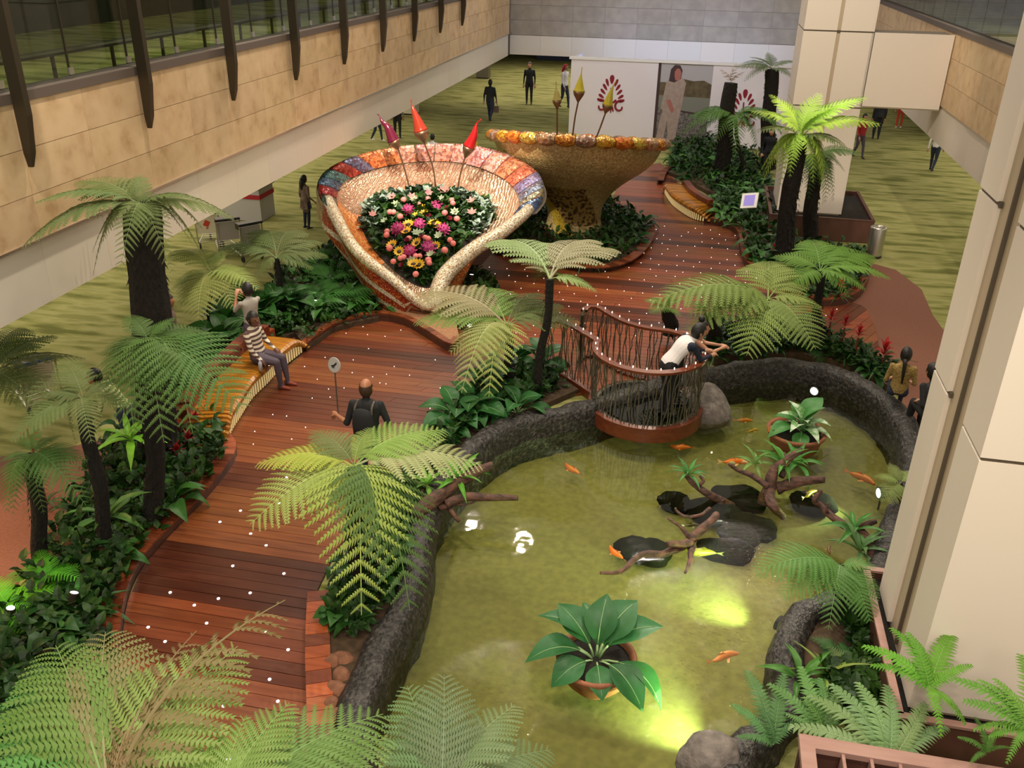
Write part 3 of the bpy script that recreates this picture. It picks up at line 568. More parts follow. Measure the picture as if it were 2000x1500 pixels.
bench('short curved bench of worn brown slats by the far right bed',[(-1.019,28.669,0),(-0.859,27.813,0),(-0.576,26.802,0),(-0.016,25.721,0),(0.536,25.444,0)],.55,.40,.085,.52,1,((.6,.5,.5),(.8,.7,.7),(.5,.4,.4)))
# ------------------------------------------------------------------ round viewing balcony over the pond
bal = thing('viewing_balcony','round timber balcony with wavy metal bars over the pond','balcony',(-.45,13.75,0))
cc = Vector((-.45,13.75,0)); R_ = .9
LP = [Vector(p) for p in ((-2.35,14.5,0),(-2.1,14.58,0),(-1.85,14.42,0),(-1.6,14.17,0),(-1.42,13.98,0))]
circ = [cc+Vector((math.cos(math.radians(a)),math.sin(math.radians(a)),0))*R_ for a in range(172,442,9)]
RP = [Vector(p) for p in ((-.6,14.66,0),(-.97,14.84,0),(-1.28,15.15,0),(-1.5,15.40,0),(-1.69,15.38,0),(-1.76,15.1,0))]
LOOP = smoothline(LP+circ+RP,3)
def offs(pts, d):
    out = []
    for i,p in enumerate(pts):
        t = (pts[min(i+1,len(pts)-1)]-pts[max(i-1,0)]).normalized(); out.append(p+Vector((t.y,-t.x,0))*d)
    return out
mb = MB(); o1 = offs(LOOP,.07); i1 = offs(LOOP,-.02); up = lambda L,z:[p+Vector((0,0,z)) for p in L]
mb.loft([up(o1,-.10),up(o1,.15),up(i1,.16),up(i1,-.10),up(o1,-.10)]); mb.obj('fascia','wood_red',bal,color=(.62,.55,.6))
mb = MB(); mb.lathe([(R_-.02,.11),(R_-.02,.135),(0,.135)],cc,40); mb.obj('glass_floor','floor_glass',bal)
mb = MB(); mb.lathe([(R_-.02,.135),(R_-.06,.145),(R_-.10,.135)],cc,40); mb.obj('glass_rim','dark_metal',bal)
neck = [(-2.35,14.5),(-2.1,14.58),(-1.85,14.42),(-1.6,14.17),(-1.36,13.9),(-1.2,14.25),(-.95,14.5),(-.5,14.66),(-.97,14.84),(-1.28,15.15),(-1.5,15.38),(-1.9,15.2)]
mb = MB(); mb.prism(neck,-.02,.085); mb.obj('bridge_frame','wood_dark',bal)
def neckplanks():
    y = 13.9
    while y < 15.4:
        xs = []
        for i in range(len(neck)):
            a,b = neck[i-1],neck[i]; ym = y+.06
            if (a[1]>ym)!=(b[1]>ym): xs.append(a[0]+(b[0]-a[0])*(ym-a[1])/(b[1]-a[1]))
        xs.sort()
        for a,b in zip(xs[::2],xs[1::2]):
            if b-a>.05: q = MB(); q.bx(a,b,y,y+.115,.085,.115); q.obj('plank','wood_red',bal,color=jit((1,1,1),.15))
        y += .12
neckplanks()
RAILZ = 1.13
mb = MB(); rp = [p+Vector((0,0,RAILZ)) for p in LOOP]; rp = rp[:-1]+[LOOP[-1]+Vector((0,0,RAILZ-.06)),LOOP[-1]+Vector((.0,-.06,.15))]
rr = [];
for i,p in enumerate(rp[:-2]):
    t = (rp[min(i+1,len(rp)-3)]-rp[max(i-1,0)]).normalized(); n_ = Vector((t.y,-t.x,0)); rr.append([p+n_*.06-Vector((0,0,.02)),p+n_*.06+Vector((0,0,.02)),p-n_*.06+Vector((0,0,.025)),p-n_*.06-Vector((0,0,.02))])
mb.loft(rr,True); mb.obj('handrail','wood_red',bal,color=(.72,.6,.58))
mb = MB(); mb.tube([rp[-3],rp[-2],rp[-1]],.03,8); mb.obj('end_post','dark_metal',bal)
mb = MB(); mb.tube([LOOP[0]+Vector((0,0,.1)),LOOP[0]+Vector((0,0,RAILZ))],.025,8); mb.obj('end_post','dark_metal',bal)
bars = []
for v in range(6):
    q = MB(); ph = rnd(0,6); q.tube([(.028*math.sin(ph+z*rnd(5,7))*(1 if 0<z<.95 else .3),.02*math.sin(ph*2+z*6),z) for z in [i*.098 for i in range(11)]],.0095,5); bars.append(q.mesh('bar','bar_steel'))
S = resample(LOOP,.055)
for i,p in enumerate(S):
    m = Matrix.Translation(p+Vector((rnd(-.01,.01),rnd(-.01,.01),.14))-WL(bal)) @ Matrix.Rotation(rnd(0,6.28),4,'Z') @ Matrix.Rotation(rnd(-.10,.10),4,'X')
    inst('bar',random.choice(bars),bal,m)
bu = MB(); bu.ell((0,0,0),(.009,.009,.022),8,6); bum = bu.mesh('bright_cap','bright_cap')  # bar-end caps, their bright dots given by emission
for p in resample(LOOP,.22): inst('bright_cap',bum,bal,Matrix.Translation(p+Vector((0,0,RAILZ+.06))-WL(bal)))
bf = MB(); bf.ell((0,0,0),(.014,.014,.018),8,6); bfm = bf.mesh('bar_foot','steel')
for p in resample(offs(LOOP,-.03),.12): inst('bar_foot',bfm,bal,Matrix.Translation(p+Vector((0,0,.15))-WL(bal)))
# ------------------------------------------------------------------ mosaic flower bowl
BO = [(-5.116,16.588,0.3),(-5.954,16.588,0.85),(-6.824,16.911,1.3),(-7.747,18.137,1.6),(-8.411,19.041,1.9),(-8.694,19.996,2.05),(-8.435,20.955,2.2),(-7.802,21.812,2.3),(-6.83,22.172,2.4),(-5.816,22.403,2.4),(-4.77,22.192,2.3),(-3.897,21.394,2.15),(-3.467,20.486,2),(-3.44,19.639,1.8),(-3.949,18.469,1.45),(-4.462,17.774,1.2),(-4.928,17.279,0.78)]
BI = [(-5.16,16.74,0.34),(-5.911,16.788,0.84),(-6.809,17.256,1.26),(-7.725,18.499,1.56),(-8.193,19.421,1.7),(-8.361,20.419,1.8),(-8.094,21.24,1.88),(-7.571,21.886,1.95),(-6.831,22.227,2),(-6.006,22.341,2),(-5.093,21.89,1.95),(-4.341,21.119,1.85),(-3.902,20.07,1.75),(-3.852,19.251,1.64),(-4.113,18.696,1.44),(-4.617,17.941,1.18),(-5.047,17.306,0.76)]
BE = [(-5.322,17.225,0.5),(-5.874,17.331,0.62),(-6.787,18.159,0.85),(-7.389,18.951,1.1),(-7.61,19.479,1.3),(-7.614,20.027,1.4),(-7.341,20.442,1.5),(-6.865,20.706,1.58),(-6.359,20.969,1.6),(-5.784,21.003,1.58),(-5.27,21.01,1.5),(-4.853,20.875,1.4),(-4.641,20.507,1.3),(-4.632,19.935,1.15),(-4.827,19.232,1),(-5.083,18.604,0.85),(-5.2,17.671,0.62)]
BG = [(-5.278,16.992,0),(-5.871,16.725,0),(-6.288,16.948,0),(-6.651,17.479,0),(-6.889,18.315,0),(-6.831,18.86,0),(-6.713,19.258,0),(-6.475,19.507,0),(-6.201,19.654,0),(-5.943,19.644,0),(-5.692,19.521,0),(-5.444,19.216,0),(-5.193,18.748,0),(-4.986,18.292,0),(-4.871,17.994,0),(-4.847,17.776,0),(-4.919,17.446,0)]
NB = 6
SO,SI,SE,SG = [smoothline(q,NB,True) for q in (BO,BI,BE,BG)]
bowl = thing('flower_bowl','huge mosaic flower bowl with a rose gold lining full of flowers','sculpture',(-5.6,18.2,0))
KN = len(SO)
def ext(i):
    o,g = SO[i%KN],SG[i%KN]; k = (i%KN)/NB
    if 3.3<k<10.4: d = Vector((o.x+6.0,o.y-19.6,0)).normalized(); return [o+d*.04,o+d*.10+Vector((0,0,-.5)),Vector((o.x*.72+g.x*.28,o.y*.72+g.y*.28,o.z*.42)),g]
    if k>=10.4: e = SE[i%KN]; return [o,e+Vector((0,0,-.28)),Vector((e.x*.4+g.x*.6,e.y*.4+g.y*.6,.42)),g]
    m1 = o.lerp(g,.25)+Vector((0,0,-.22*(o.z>.6))); m2 = o.lerp(g,.6)+Vector((0,0,-.25*(o.z>.6))); return [o,m1,m2,g]
mb = MB()
for i in range(KN):
    a,b = ext(i),ext(i+1); k = i/NB
    def lay(q,f): j = min(2,int(f*3)); return q[j].lerp(q[j+1],f*3-j)
    for j in range(12):
        mb.mi = (1 if j in (3,6,9) else 0) if k<3.4 or k>16.3 else (2 if k>13 else 3)
        mb.add([lay(a,j/12),lay(b,j/12),lay(b,(j+1)/12),lay(a,(j+1)/12)],[(0,1,2,3)])
mb.obj('outer_shell',['mosaic_red','mosaic_white','mosaic_orange','gold_mosaic'],bowl,smooth=True)
mb = MB()
for i in range(KN):
    k = i/NB; a,b,c,d = SI[i],SI[(i+1)%KN],SE[(i+1)%KN],SE[i]; mb.mi = 1 if 1.6<k<3.9 else 0
    mi = []
    for t in range(6):
        f0,f1 = t/6,(t+1)/6; bul = lambda f: Vector((0,0,-.12*math.sin(PI*f)))
        mb.add([a.lerp(d,f0)+bul(f0),b.lerp(c,f0)+bul(f0),b.lerp(c,f1)+bul(f1),a.lerp(d,f1)+bul(f1)],[(0,1,2,3)])
bm_ = mb.obj('bowl_lining',['rose_gold','mosaic_orange'],bowl,smooth=True)
cB = sum((Vector(p) for p in SE),Vector())/KN; cB.z = 1.32
mb = MB()
for i in range(KN): a,b = SE[i],SE[(i+1)%KN]; m1,m2 = a.lerp(cB,.5)+Vector((0,0,.08)),b.lerp(cB,.5)+Vector((0,0,.08)); mb.add([a,b,m2,m1,cB],[(0,1,2,3),(3,2,4)])
mb.obj('bed_soil','black_soil',bowl,smooth=True)
# coloured mosaic petals of the rim, one by one
pal = [(.05,.10,.08),(.30,.03,.03),(.08,.15,.24),(.10,.22,.22),(.40,.06,.04),(.16,.16,.26),(.60,.22,.08),(.66,.30,.14),(.74,.46,.36),(.72,.44,.40),(.74,.42,.34),(.76,.50,.44),(.66,.36,.34),(.74,.46,.38),(.66,.30,.16),(.60,.20,.12),(.22,.20,.36),(.18,.22,.30),(.26,.25,.16),(.07,.13,.26)]
i0,i1 = int(3.4*NB),int(13.2*NB); ns = len(pal); 
def lip(u):
    k = u*(i1-i0)+i0; a = int(k); f = k-a; return SO[a%KN].lerp(SO[(a+1)%KN],f),SI[a%KN].lerp(SI[(a+1)%KN],f)
for s_ in range(ns):
    rows = []
    for q in range(6):
        u = (s_+.04+q/5*.92)/ns; o,n_ = lip(u); e = math.sin(PI*q/5); r = []
        for t in range(6):
            f = t/5; p = n_.lerp(o,f*1.12-.06); dv = Vector((cB.x-p.x,cB.y-p.y,0)).normalized()*.45+Vector((0,0,.8)); p = p+dv*(.05+.11*math.sin(PI*f)*(.3+.7*e)); r.append(p)
        o2 = o+(o-n_).normalized()*.02; r.append(o2+Vector((0,0,-.16)))
        rows.append(r)
    mb = MB(); mb.loft(rows); mb.add(rows[0],[tuple(range(7))]); mb.add(rows[-1],[tuple(range(7))[::-1]]); mb.obj('rim_petal','scale_mosaic',bowl,smooth=True,color=pal[s_])
mb = MB(); kk = [lip(q/60) for q in range(61)]; ow = lambda p: Vector((p.x-cB.x,p.y-cB.y,0)).normalized()*.07+Vector((0,0,-.05)); mb.loft([[o+ow(o)+Vector((0,0,-.05)) for o,n_ in kk],[n_.lerp(o,.5)+ow(n_) for o,n_ in kk],[n_+ow(n_)*.4 for o,n_ in kk]]); mb.obj('rim_core','joint',bowl)
def rolled(idx, r0, r1):
    pts = [SO[int(i)%KN].lerp(SI[int(i)%KN],.4) for i in idx]; n = len(pts); mb = MB(); mb.tube(pts,[r0+(r1-r0)*j/(n-1) for j in range(n)],12); return mb.obj('rolled_edge','mosaic_white',bowl,smooth=True)
rolled(range(int(3.7*NB),-2,-1),.15,.09); rolled(range(int(13.0*NB),KN+1),.13,.20)
# planting of the bowl
def zb(y): return .5+(563-y)*1.1/191+.08
leafm = MB(); 
def leafshape(mb, L, Wd, fold=.15, droop=.3, n=5, z0=0, lob=0):
    rows = []
    for i in range(n+1):
        t = i/n; w = Wd*math.sin(PI*min(1,t**.8*.97+.03))*(1+lob*(i%2)); z = z0+L*(.35*t-droop*t*t); rows.append([(L*t,-w,z-fold*0+w*fold),(L*t,0,z),(L*t,w,z+w*fold)])
    mb.loft(rows)
def scatter_leaves(name, pts, m, parent, L=(.1,.2), col=None, tilt=(.1,1.1), shape=.32, n=3):
    mb = MB()
    for p in pts:
        l = rnd(*L); q = MB(); leafshape(q,l,l*shape,.2,.35,n); R = Matrix.Rotation(rnd(0,6.28),3,'Z') @ Matrix.Rotation(-rnd(*tilt),3,'Y'); mb.add([R@Vector(v)+Vector(p) for v in q.v],q.f)
    o = mb.obj(name,m,parent,color=col); o['kind'] = 'stuff'; return o
def bowlpt(f, ang=None):
    i = random.randrange(KN) if ang is None else ang; return SE[i].lerp(cB,1-f)+Vector((0,0,.10*(1-f)))
scatter_leaves('foliage',[bowlpt(rnd(0,1)**.6*.98) for _ in range(1500)],'undergrowth',bowl,(.16,.30))
mat('silver_leaf',(.16,.22,.17),.7,col2=(.27,.34,.28),scale=6)
scatter_leaves('silver_foliage',[bowlpt(rnd(.80,1.0),random.choice(list(range(int(9.5*NB),int(14*NB)))+list(range(int(5*NB),int(10*NB)))+list(range(int(3*NB),int(5.5*NB)))))+Vector((0,0,.04)) for _ in range(420)],'silver_leaf',bowl,(.12,.24),shape=.4)
def fl_pom():
    mb = MB(); bm = bmesh.new(); bmesh.ops.create_icosphere(bm,subdivisions=2,radius=.12)
    for v in bm.verts: n = v.co.normalized(); q = MB(); leafshape(q,.055,.018,.2,.1,2); R = n.to_track_quat('X','Z').to_matrix(); mb.add([R@Vector(a)+n*.085 for a in q.v],q.f)
    bm.free(); mb.ell((0,0,0),.10,8,6); return mb
def fl_star(n, L, Wd, cup):
    mb = MB()
    for i in range(n):
        q = MB(); leafshape(q,L,Wd,.2,.1,3); R = Matrix.Rotation(2*PI*i/n,3,'Z') @ Matrix.Rotation(-cup,3,'Y'); mb.add([R@Vector(a) for a in q.v],q.f)
    return mb
kinds = dict(pompom=(fl_pom(),None),sun=(fl_star(12,.11,.03,.25),'disc'),pink=(fl_star(9,.05,.02,.7),'ball'),dark=(fl_star(12,.07,.025,.8),None),pale=(fl_star(7,.07,.02,.4),None),lily=(fl_star(6,.13,.032,.5),None))
FM = {k:v[0].mesh(k+'_bloom','flower') for k,v in kinds.items()}
ds = MB(); ds.ell((0,0,.02),(.04,.04,.025),8,5); dsm = ds.mesh('disc','flower'); bl = MB(); bl.ell((0,0,.035),(.045,.045,.04),8,6); blm = bl.mesh('bud','flower')
stt = MB(); stt.tube([(0,0,-.25),(0,0,0)],.008,5); sttm = stt.mesh('stem','undergrowth')
ORD = 'first second third fourth fifth sixth seventh eighth ninth tenth eleventh twelfth thirteenth fourteenth fifteenth sixteenth seventeenth eighteenth nineteenth twentieth'.split()
def nth(i): return ORD[i-1] if i<=len(ORD) else str(i)+'th'
def flowers(s, kind, col, label0, group, S):
    L_ = sorted(s,key=lambda p:p[1])
    for i_,p in enumerate(L_):
        label = label0+', '+nth(i_+1)+' from the front tip'; t = thing(label.split()[0]+'_flower' if 0 else dict(pompom='chrysanthemum',sun='sunflower',pink='carnation',dark='dahlia',pale='daisy',lily='lily')[kind],label,'flower',p,group)
        R = Matrix.Rotation(rnd(.35,.75),4,'X') @ Matrix.Rotation(rnd(-.3,.3),4,'Y') @ Matrix.Rotation(rnd(0,6),4,'Z')
        sc = S*1.38*rnd(.88,1.1); inst('bloom',FM[kind],t,R @ Matrix.Scale(sc,4),jit(col,.12)); inst('stem',sttm,t,Matrix())
        if kind=='sun': inst('disc',dsm,t,R @ Matrix.Scale(sc,4),(.03,.015,.008))
        if kind=='pink': inst('heart',blm,t,R @ Matrix.Scale(sc,4),jit((.8,.22,.20),.1))
flowers([(-6.466,19.566,1.47),(-5.876,19.833,1.49),(-6.448,18.734,1.26),(-6.036,19.001,1.31),(-5.47,18.994,1.26),(-5.6,18.204,1.04),(-5.954,17.984,1.01)],'pompom',(0.4, 0.035, 0.15),'magenta pompom flower in the mosaic bowl','magenta pompom flowers in the bowl',1.0)
flowers([(-6.159,19.657,1.48),(-6.053,19.468,1.43),(-6.19,19.307,1.38),(-5.734,19.123,1.31),(-5.63,19.054,1.29),(-6.269,18.932,1.3),(-6.24,18.682,1.22),(-5.879,18.314,1.1),(-5.449,18.329,1.06),(-6.373,18.092,1.07),(-6.168,17.923,1),(-5.737,17.576,0.86),(-5.63,17.599,0.85)],'sun',(0.66, 0.38, 0.015),'yellow sunflower with a dark centre in the mosaic bowl','sunflowers in the bowl',1.0)
flowers([(-6.677,19.924,1.58),(-6.144,20.117,1.58),(-5.605,20.208,1.57),(-5.54,20.058,1.54),(-6.829,19.311,1.44),(-6.75,19.332,1.44),(-6.529,19.179,1.39),(-6.263,19.799,1.52),(-5.587,19.594,1.43),(-5.258,19.413,1.36),(-6.648,18.534,1.22),(-6.593,18.405,1.18),(-6.388,17.955,1.03),(-6.092,18.396,1.14),(-5.765,18.528,1.15),(-5.676,18.506,1.14),(-5.191,18.583,1.12),(-5.082,18.48,1.09),(-5.22,18.176,1.01),(-6.072,17.692,0.92),(-6.173,17.541,0.88),(-6.018,17.742,0.92),(-5.463,17.77,0.9),(-5.419,17.697,0.87),(-5.754,17.82,0.94),(-5.668,17.842,0.94),(-5.584,17.292,0.74)],'pink',(0.72, 0.17, 0.16),'small coral pink carnation in the mosaic bowl','coral pink carnations in the bowl',1.15)
flowers([(-6.377,19.322,1.41),(-5.895,19.343,1.38),(-5.608,19.806,1.48),(-5.439,19.364,1.36),(-6.109,18.298,1.11),(-5.82,18.513,1.15),(-5.947,17.478,0.84)],'dark',(0.16, 0.008, 0.02),'dark red bloom half hidden in the bowl foliage','dark red blooms in the bowl',1.3)
flowers([(-6.456,19.984,1.58),(-5.855,20.205,1.59),(-6.82,19.702,1.53),(-5.394,19.742,1.44),(-6.828,18.935,1.34),(-6.006,18.658,1.21),(-5.904,18.639,1.2),(-5.483,18.699,1.18),(-5.466,17.982,0.97),(-5.813,17.674,0.89)],'pale',(0.34, 0.4, 0.26),'pale greenish white flower spray in the mosaic bowl','pale sprays in the bowl',1.4)
flowers([(-6.23,20.41,1.66),(-5.836,20.637,1.68),(-5.933,20.62,1.69),(-5.125,20.282,1.56),(-4.993,19.754,1.43),(-7.18,19.106,1.41),(-6.991,19.96,1.61),(-6.549,20.081,1.61)],'lily',(0.5, 0.26, 0.23),'pale pink lily at the bowl planting edge','pale pink lilies in the bowl',0.9)
# ------------------------------------------------------------------ bud stalks
def bud(name, label, stalk, budc, tip, col, r, scale_=1, cup='bronze'):
    t = thing(name,label,'sculpture bud',stalk[0]); mb = MB(); mb.tube(smoothline(stalk,4),.022,6); mb.obj('stalk','bronze',t)
    a = Vector(stalk[-1]); c = Vector(budc); L = (c-a).length; mb = MB(); mb.tube([a,a.lerp(c,.3),a.lerp(c,.7),c],[.02,r*.45,r*.9,r*1.02],12); mb.obj('calyx',cup,t,smooth=True)
    q = smoothline([c]+[Vector(p) for p in tip],5); n = len(q); mb = MB(); mb.tube(q,[max(.012,r*(1-j/(n-1))**1.75) for j in range(n)],12); mb.obj('bud_flame','bud',t,smooth=True,color=col)
bud('bud_stalk','wine red glass bud with a curled tip on the left bronze stalk',[(-6.872, 20.97, 1.539), (-6.996, 20.97, 2.086), (-7.133, 20.97, 2.548)],(-7.242, 20.97, 2.737),[(-7.37, 20.97, 3.044), (-7.505, 20.97, 3.181), (-7.563, 20.97, 3.298), (-7.624, 20.97, 3.366)],(.11,.007,.025),.16)
bud('bud_stalk','orange red glass bud on the middle bronze stalk',[(-6.214, 20.97, 1.685), (-6.279, 20.97, 2.193), (-6.47, 20.97, 2.732)],(-6.551, 20.97, 3.017),[(-6.632, 20.97, 3.263), (-6.714, 20.97, 3.483), (-6.76, 20.97, 3.609), (-6.767, 20.97, 3.749)],(.30,.03,.012),.18)
bud('bud_stalk','bright red glass bud curling right on the right bronze stalk',[(-5.672, 20.97, 1.571), (-5.589, 20.97, 2.051), (-5.472, 20.97, 2.439)],(-5.369, 20.97, 2.723),[(-5.255, 20.97, 2.981), (-5.205, 20.97, 3.173), (-5.168, 20.97, 3.281), (-5.069, 20.97, 3.368)],(.38,.01,.012),.15)
bud('bud_stalk','yellow tipped bronze bud on the upright stalk before the hoarding',[(-3.276, 23.6, 2.467), (-3.223, 23.6, 3.055), (-3.162, 23.6, 3.44)],(-3.149, 23.6, 3.717),[(-3.135, 23.6, 3.942), (-3.117, 23.6, 4.104), (-3.101, 23.6, 4.301)],(.55,.46,.04),.15)
bud('bud_stalk','yellow tipped bud on the slanting stalk before the crimson emblem',[(-2.697, 23.6, 2.435), (-2.561, 23.6, 2.832), (-2.451, 23.6, 3.197)],(-2.399, 23.6, 3.414),[(-2.351, 23.6, 3.667), (-2.298, 23.6, 3.856), (-2.231, 23.6, 4.007)],(.52,.42,.03),.14)
bud('bud_stalk','slim bud on a silvery beaded stalk left of the hoarding',[(-3.667, 23.6, 2.445), (-3.684, 23.6, 2.902), (-3.698, 23.6, 3.248)],(-3.706, 23.6, 3.465),[(-3.727, 23.6, 3.666), (-3.745, 23.6, 3.79), (-3.751, 23.6, 3.94)],(.38,.32,.09),.12)

# ------------------------------------------------------------------ golden goblet behind
gp = Vector((-3.112,23.517,0.1)); gp.z = 0
gob = thing('mosaic_goblet','wide golden mosaic goblet on a leopard spotted foot','sculpture',gp)
TILT = .185; GZ = 2.47
def gt(p): # the goblet mouth leans away, so its near lip stands higher
    f = max(0,min(1,(p.z-1.0)/1.4)); return Vector((p.x,p.y,p.z-(p.y-gp.y)*TILT*f))
prof = [(.82,0),(.74,.25),(.70,.5),(.74,.8),(.86,1.05),(1.06,1.3),(1.36,1.55),(1.74,1.82),(2.0,2.1),(2.16,GZ)]
prof = smoothline([(r,0,z) for r,z in prof],3); mb = MB(); n = 72
for i in range(len(prof)-1):
    for j in range(n):
        a0,a1 = 2*PI*j/n,2*PI*(j+1)/n; z = prof[i].z; ang = math.degrees(a0)
        u = (ang-262)/60.0+(z-.7)*.9
        mb.mi = 1 if (.35<z<1.4 and -.3<u<1.0) else (2 if -.85<u<=-.3 and z<1.3 else 0)
        q = lambda r,a,zz: gt(gp+Vector((r*math.cos(a)*1.02,r*math.sin(a),zz))); mb.add([q(prof[i].x,a0,z),q(prof[i].x,a1,z),q(prof[i+1].x,a1,prof[i+1].z),q(prof[i+1].x,a0,prof[i+1].z)],[(0,1,2,3)])
mb.obj('bowl_shell',['gold_mosaic','leopard','yellow_mosaic'],gob,smooth=True)
mb = MB(); mb.lathe([(2.14,GZ+.02),(2.0,2.2),(1.4,1.85),(.6,1.6),(0,1.5)],gp,40); mb.v = [tuple(gt(Vector(v))) for v in mb.v]; mb.obj('bowl_lining','bronze',gob,smooth=True)
gpal = [(.62,.40,.05),(.66,.22,.03),(.58,.45,.08),(.5,.33,.18),(.62,.30,.04),(.4,.28,.2)]
for s_ in range(30):
    rows = []
    for q in range(5):
        a = 2*PI*(s_+.03+q/4*.94)/30; e = math.sin(PI*q/4); d = Vector((math.cos(a)*1.02,math.sin(a),0)); rows.append([gt(gp+d*(2.17+(.14+.05*e)*math.cos(b))+Vector((0,0,GZ+.05+(.11+.05*e)*math.sin(b)))) for b in [2*PI*k/10 for k in range(10)]])
    mb = MB(); mb.loft(rows,True); mb.add(rows[0],[tuple(range(10))]); mb.add(rows[-1],[tuple(range(10))[::-1]]); mb.obj('rim_scale','scale_mosaic',gob,smooth=True,color=gpal[s_%6])
# ------------------------------------------------------------------ advertising hoarding
HY = 36.46
hd = thing('hoarding','white exhibition hoarding with a crimson palmette emblem','hoarding',(-1,HY,0))
for a,b_ in ((-5.22,-1.86),(.20,3.6)): q = MB(); q.bx(a,b_,HY,HY+.12,0,3.0); q.obj('white_board','hoarding',hd)
q = MB(); q.bx(-5.22,-5.1,HY+.12,HY+2.5,0,3.0); q.obj('end_board','hoarding',hd)
q = MB(); q.bx(-5.3,3.7,HY-.04,HY+.3,3.0,3.08); q.obj('top_light_rail','display_frame',hd)
def emblem(cx, cz, s):
    mb = MB(); y = HY-.012
    def petal(x,z,l,w,a):
        n = 10; pts = []
        for i in range(n): 
            t = 2*PI*i/n; u,v = l*.5*math.cos(t),w*.5*math.sin(t)*(1+.35*math.cos(t)); pts.append((x+(u*math.sin(a)+v*math.cos(a)),z+(u*math.cos(a)-v*math.sin(a))))
        mb.add([(cx+p[0]*s,y,cz+p[1]*s) for p in pts]+[(cx+p[0]*s,y+.012,cz+p[1]*s) for p in pts],[tuple(range(n))]+[(i,(i+1)%n,(i+1)%n+n,i+n) for i in range(n)])
    petal(0,.76,.40,.20,0)
    for sd in (-1,1):
        for k,(x,z,l,a) in enumerate(((.20,.62,.36,.35),(.29,.42,.34,.6),(.37,.22,.32,.8),(.44,.02,.30,1.0),(.50,-.16,.28,1.15))): petal(sd*x,z,l,.12,sd*a)
        sp = []
        for i in range(22): t = i/21; an = sd*(-.3+t*5.2); r = .30*(1-t*.75); sp.append((cx+s*(sd*.44+r*math.cos(an+PI/2)*sd*sd*(-1 if 0 else 1)),y,cz+s*(-.42+r*math.sin(an+PI/2))))
        mb.tube(sp,[.055*s*(1-.35*i/21) for i in range(22)],6)
        petal(sd*.10,-.52,.30,.10,sd*-.35); petal(sd*.16,-.2,.26,.10,sd*.8)
    mb.tube([(cx+.03*s,y,cz-.68*s),(cx,y,cz-.2*s),(cx-.02*s,y,cz+.4*s)],.03*s,6)
    mb.obj('emblem','emblem',hd)
emblem(-3.60,1.66,.86); emblem(1.48,1.36,.86)
po = MB(); po.bx(-1.86,.20,HY+.02,HY+.12,0,3.0); po.obj('poster','p_sky',hd)
def flatp(name, m, pts, d): 
    n = len(pts); mb = MB(); mb.add([(x,HY+.02-d,z) for x,z in pts]+[(x,HY+.02,z) for x,z in pts],[tuple(t) for t in tessellate_polygon([[Vector((x,z,0)) for x,z in pts]])]+[(i,(i+1)%n,(i+1)%n+n,i+n) for i in range(n)]); mb.obj(name,m,hd)
flatp('printed_hill','p_hill',[(-1.86,1.7),(.2,1.75),(.2,2.28),(-.1,2.42),(-.5,2.38),(-.9,2.45),(-1.3,2.3),(-1.86,2.3)],.004)
flatp('printed_water','p_water',[(-1.86,1.2),(.2,1.12),(.2,1.78),(-1.86,1.82)],.006); flatp('printed_shore','p_rock',[(-1.86,0),(.2,0),(.2,1.12),(-.8,1.28),(-1.86,1.4)],.008); flatp('printed_bar','p_dark',[(-1.0,1.24),(.2,1.10),(.2,1.16),(-1.0,1.30)],.01)
flatp('printed_edge','p_dark',[(-1.86,0),(-1.75,0),(-1.75,3.0),(-1.86,3.0)],.009)
flatp('printed_dress','p_dress',[(-1.72,.18),(-1.45,.10),(-1.36,.9),(-1.28,.12),(-.98,.2),(-.92,.9),(-.84,1.5),(-.80,2.0),(-.76,2.3),(-.92,2.5),(-1.02,2.42),(-1.16,2.42),(-1.36,2.5),(-1.52,2.28),(-1.58,1.8),(-1.66,1.35),(-1.56,1.25),(-1.66,.8)],.012)
flatp('printed_hair','p_dark',[(-1.42,2.35),(-1.22,2.3),(-.98,2.45),(-.94,2.75),(-1.04,2.93),(-1.24,2.95),(-1.38,2.78)],.013); flatp('printed_face','p_skin',[(-1.18,2.40),(-1.08,2.36),(-1.0,2.46),(-.97,2.66),(-1.04,2.8),(-1.15,2.82),(-1.23,2.7),(-1.22,2.52)],.015); flatp('printed_arm','p_skin',[(-1.45,1.62),(-1.3,1.68),(-1.12,1.3),(-1.2,1.15),(-1.3,1.3)],.015)
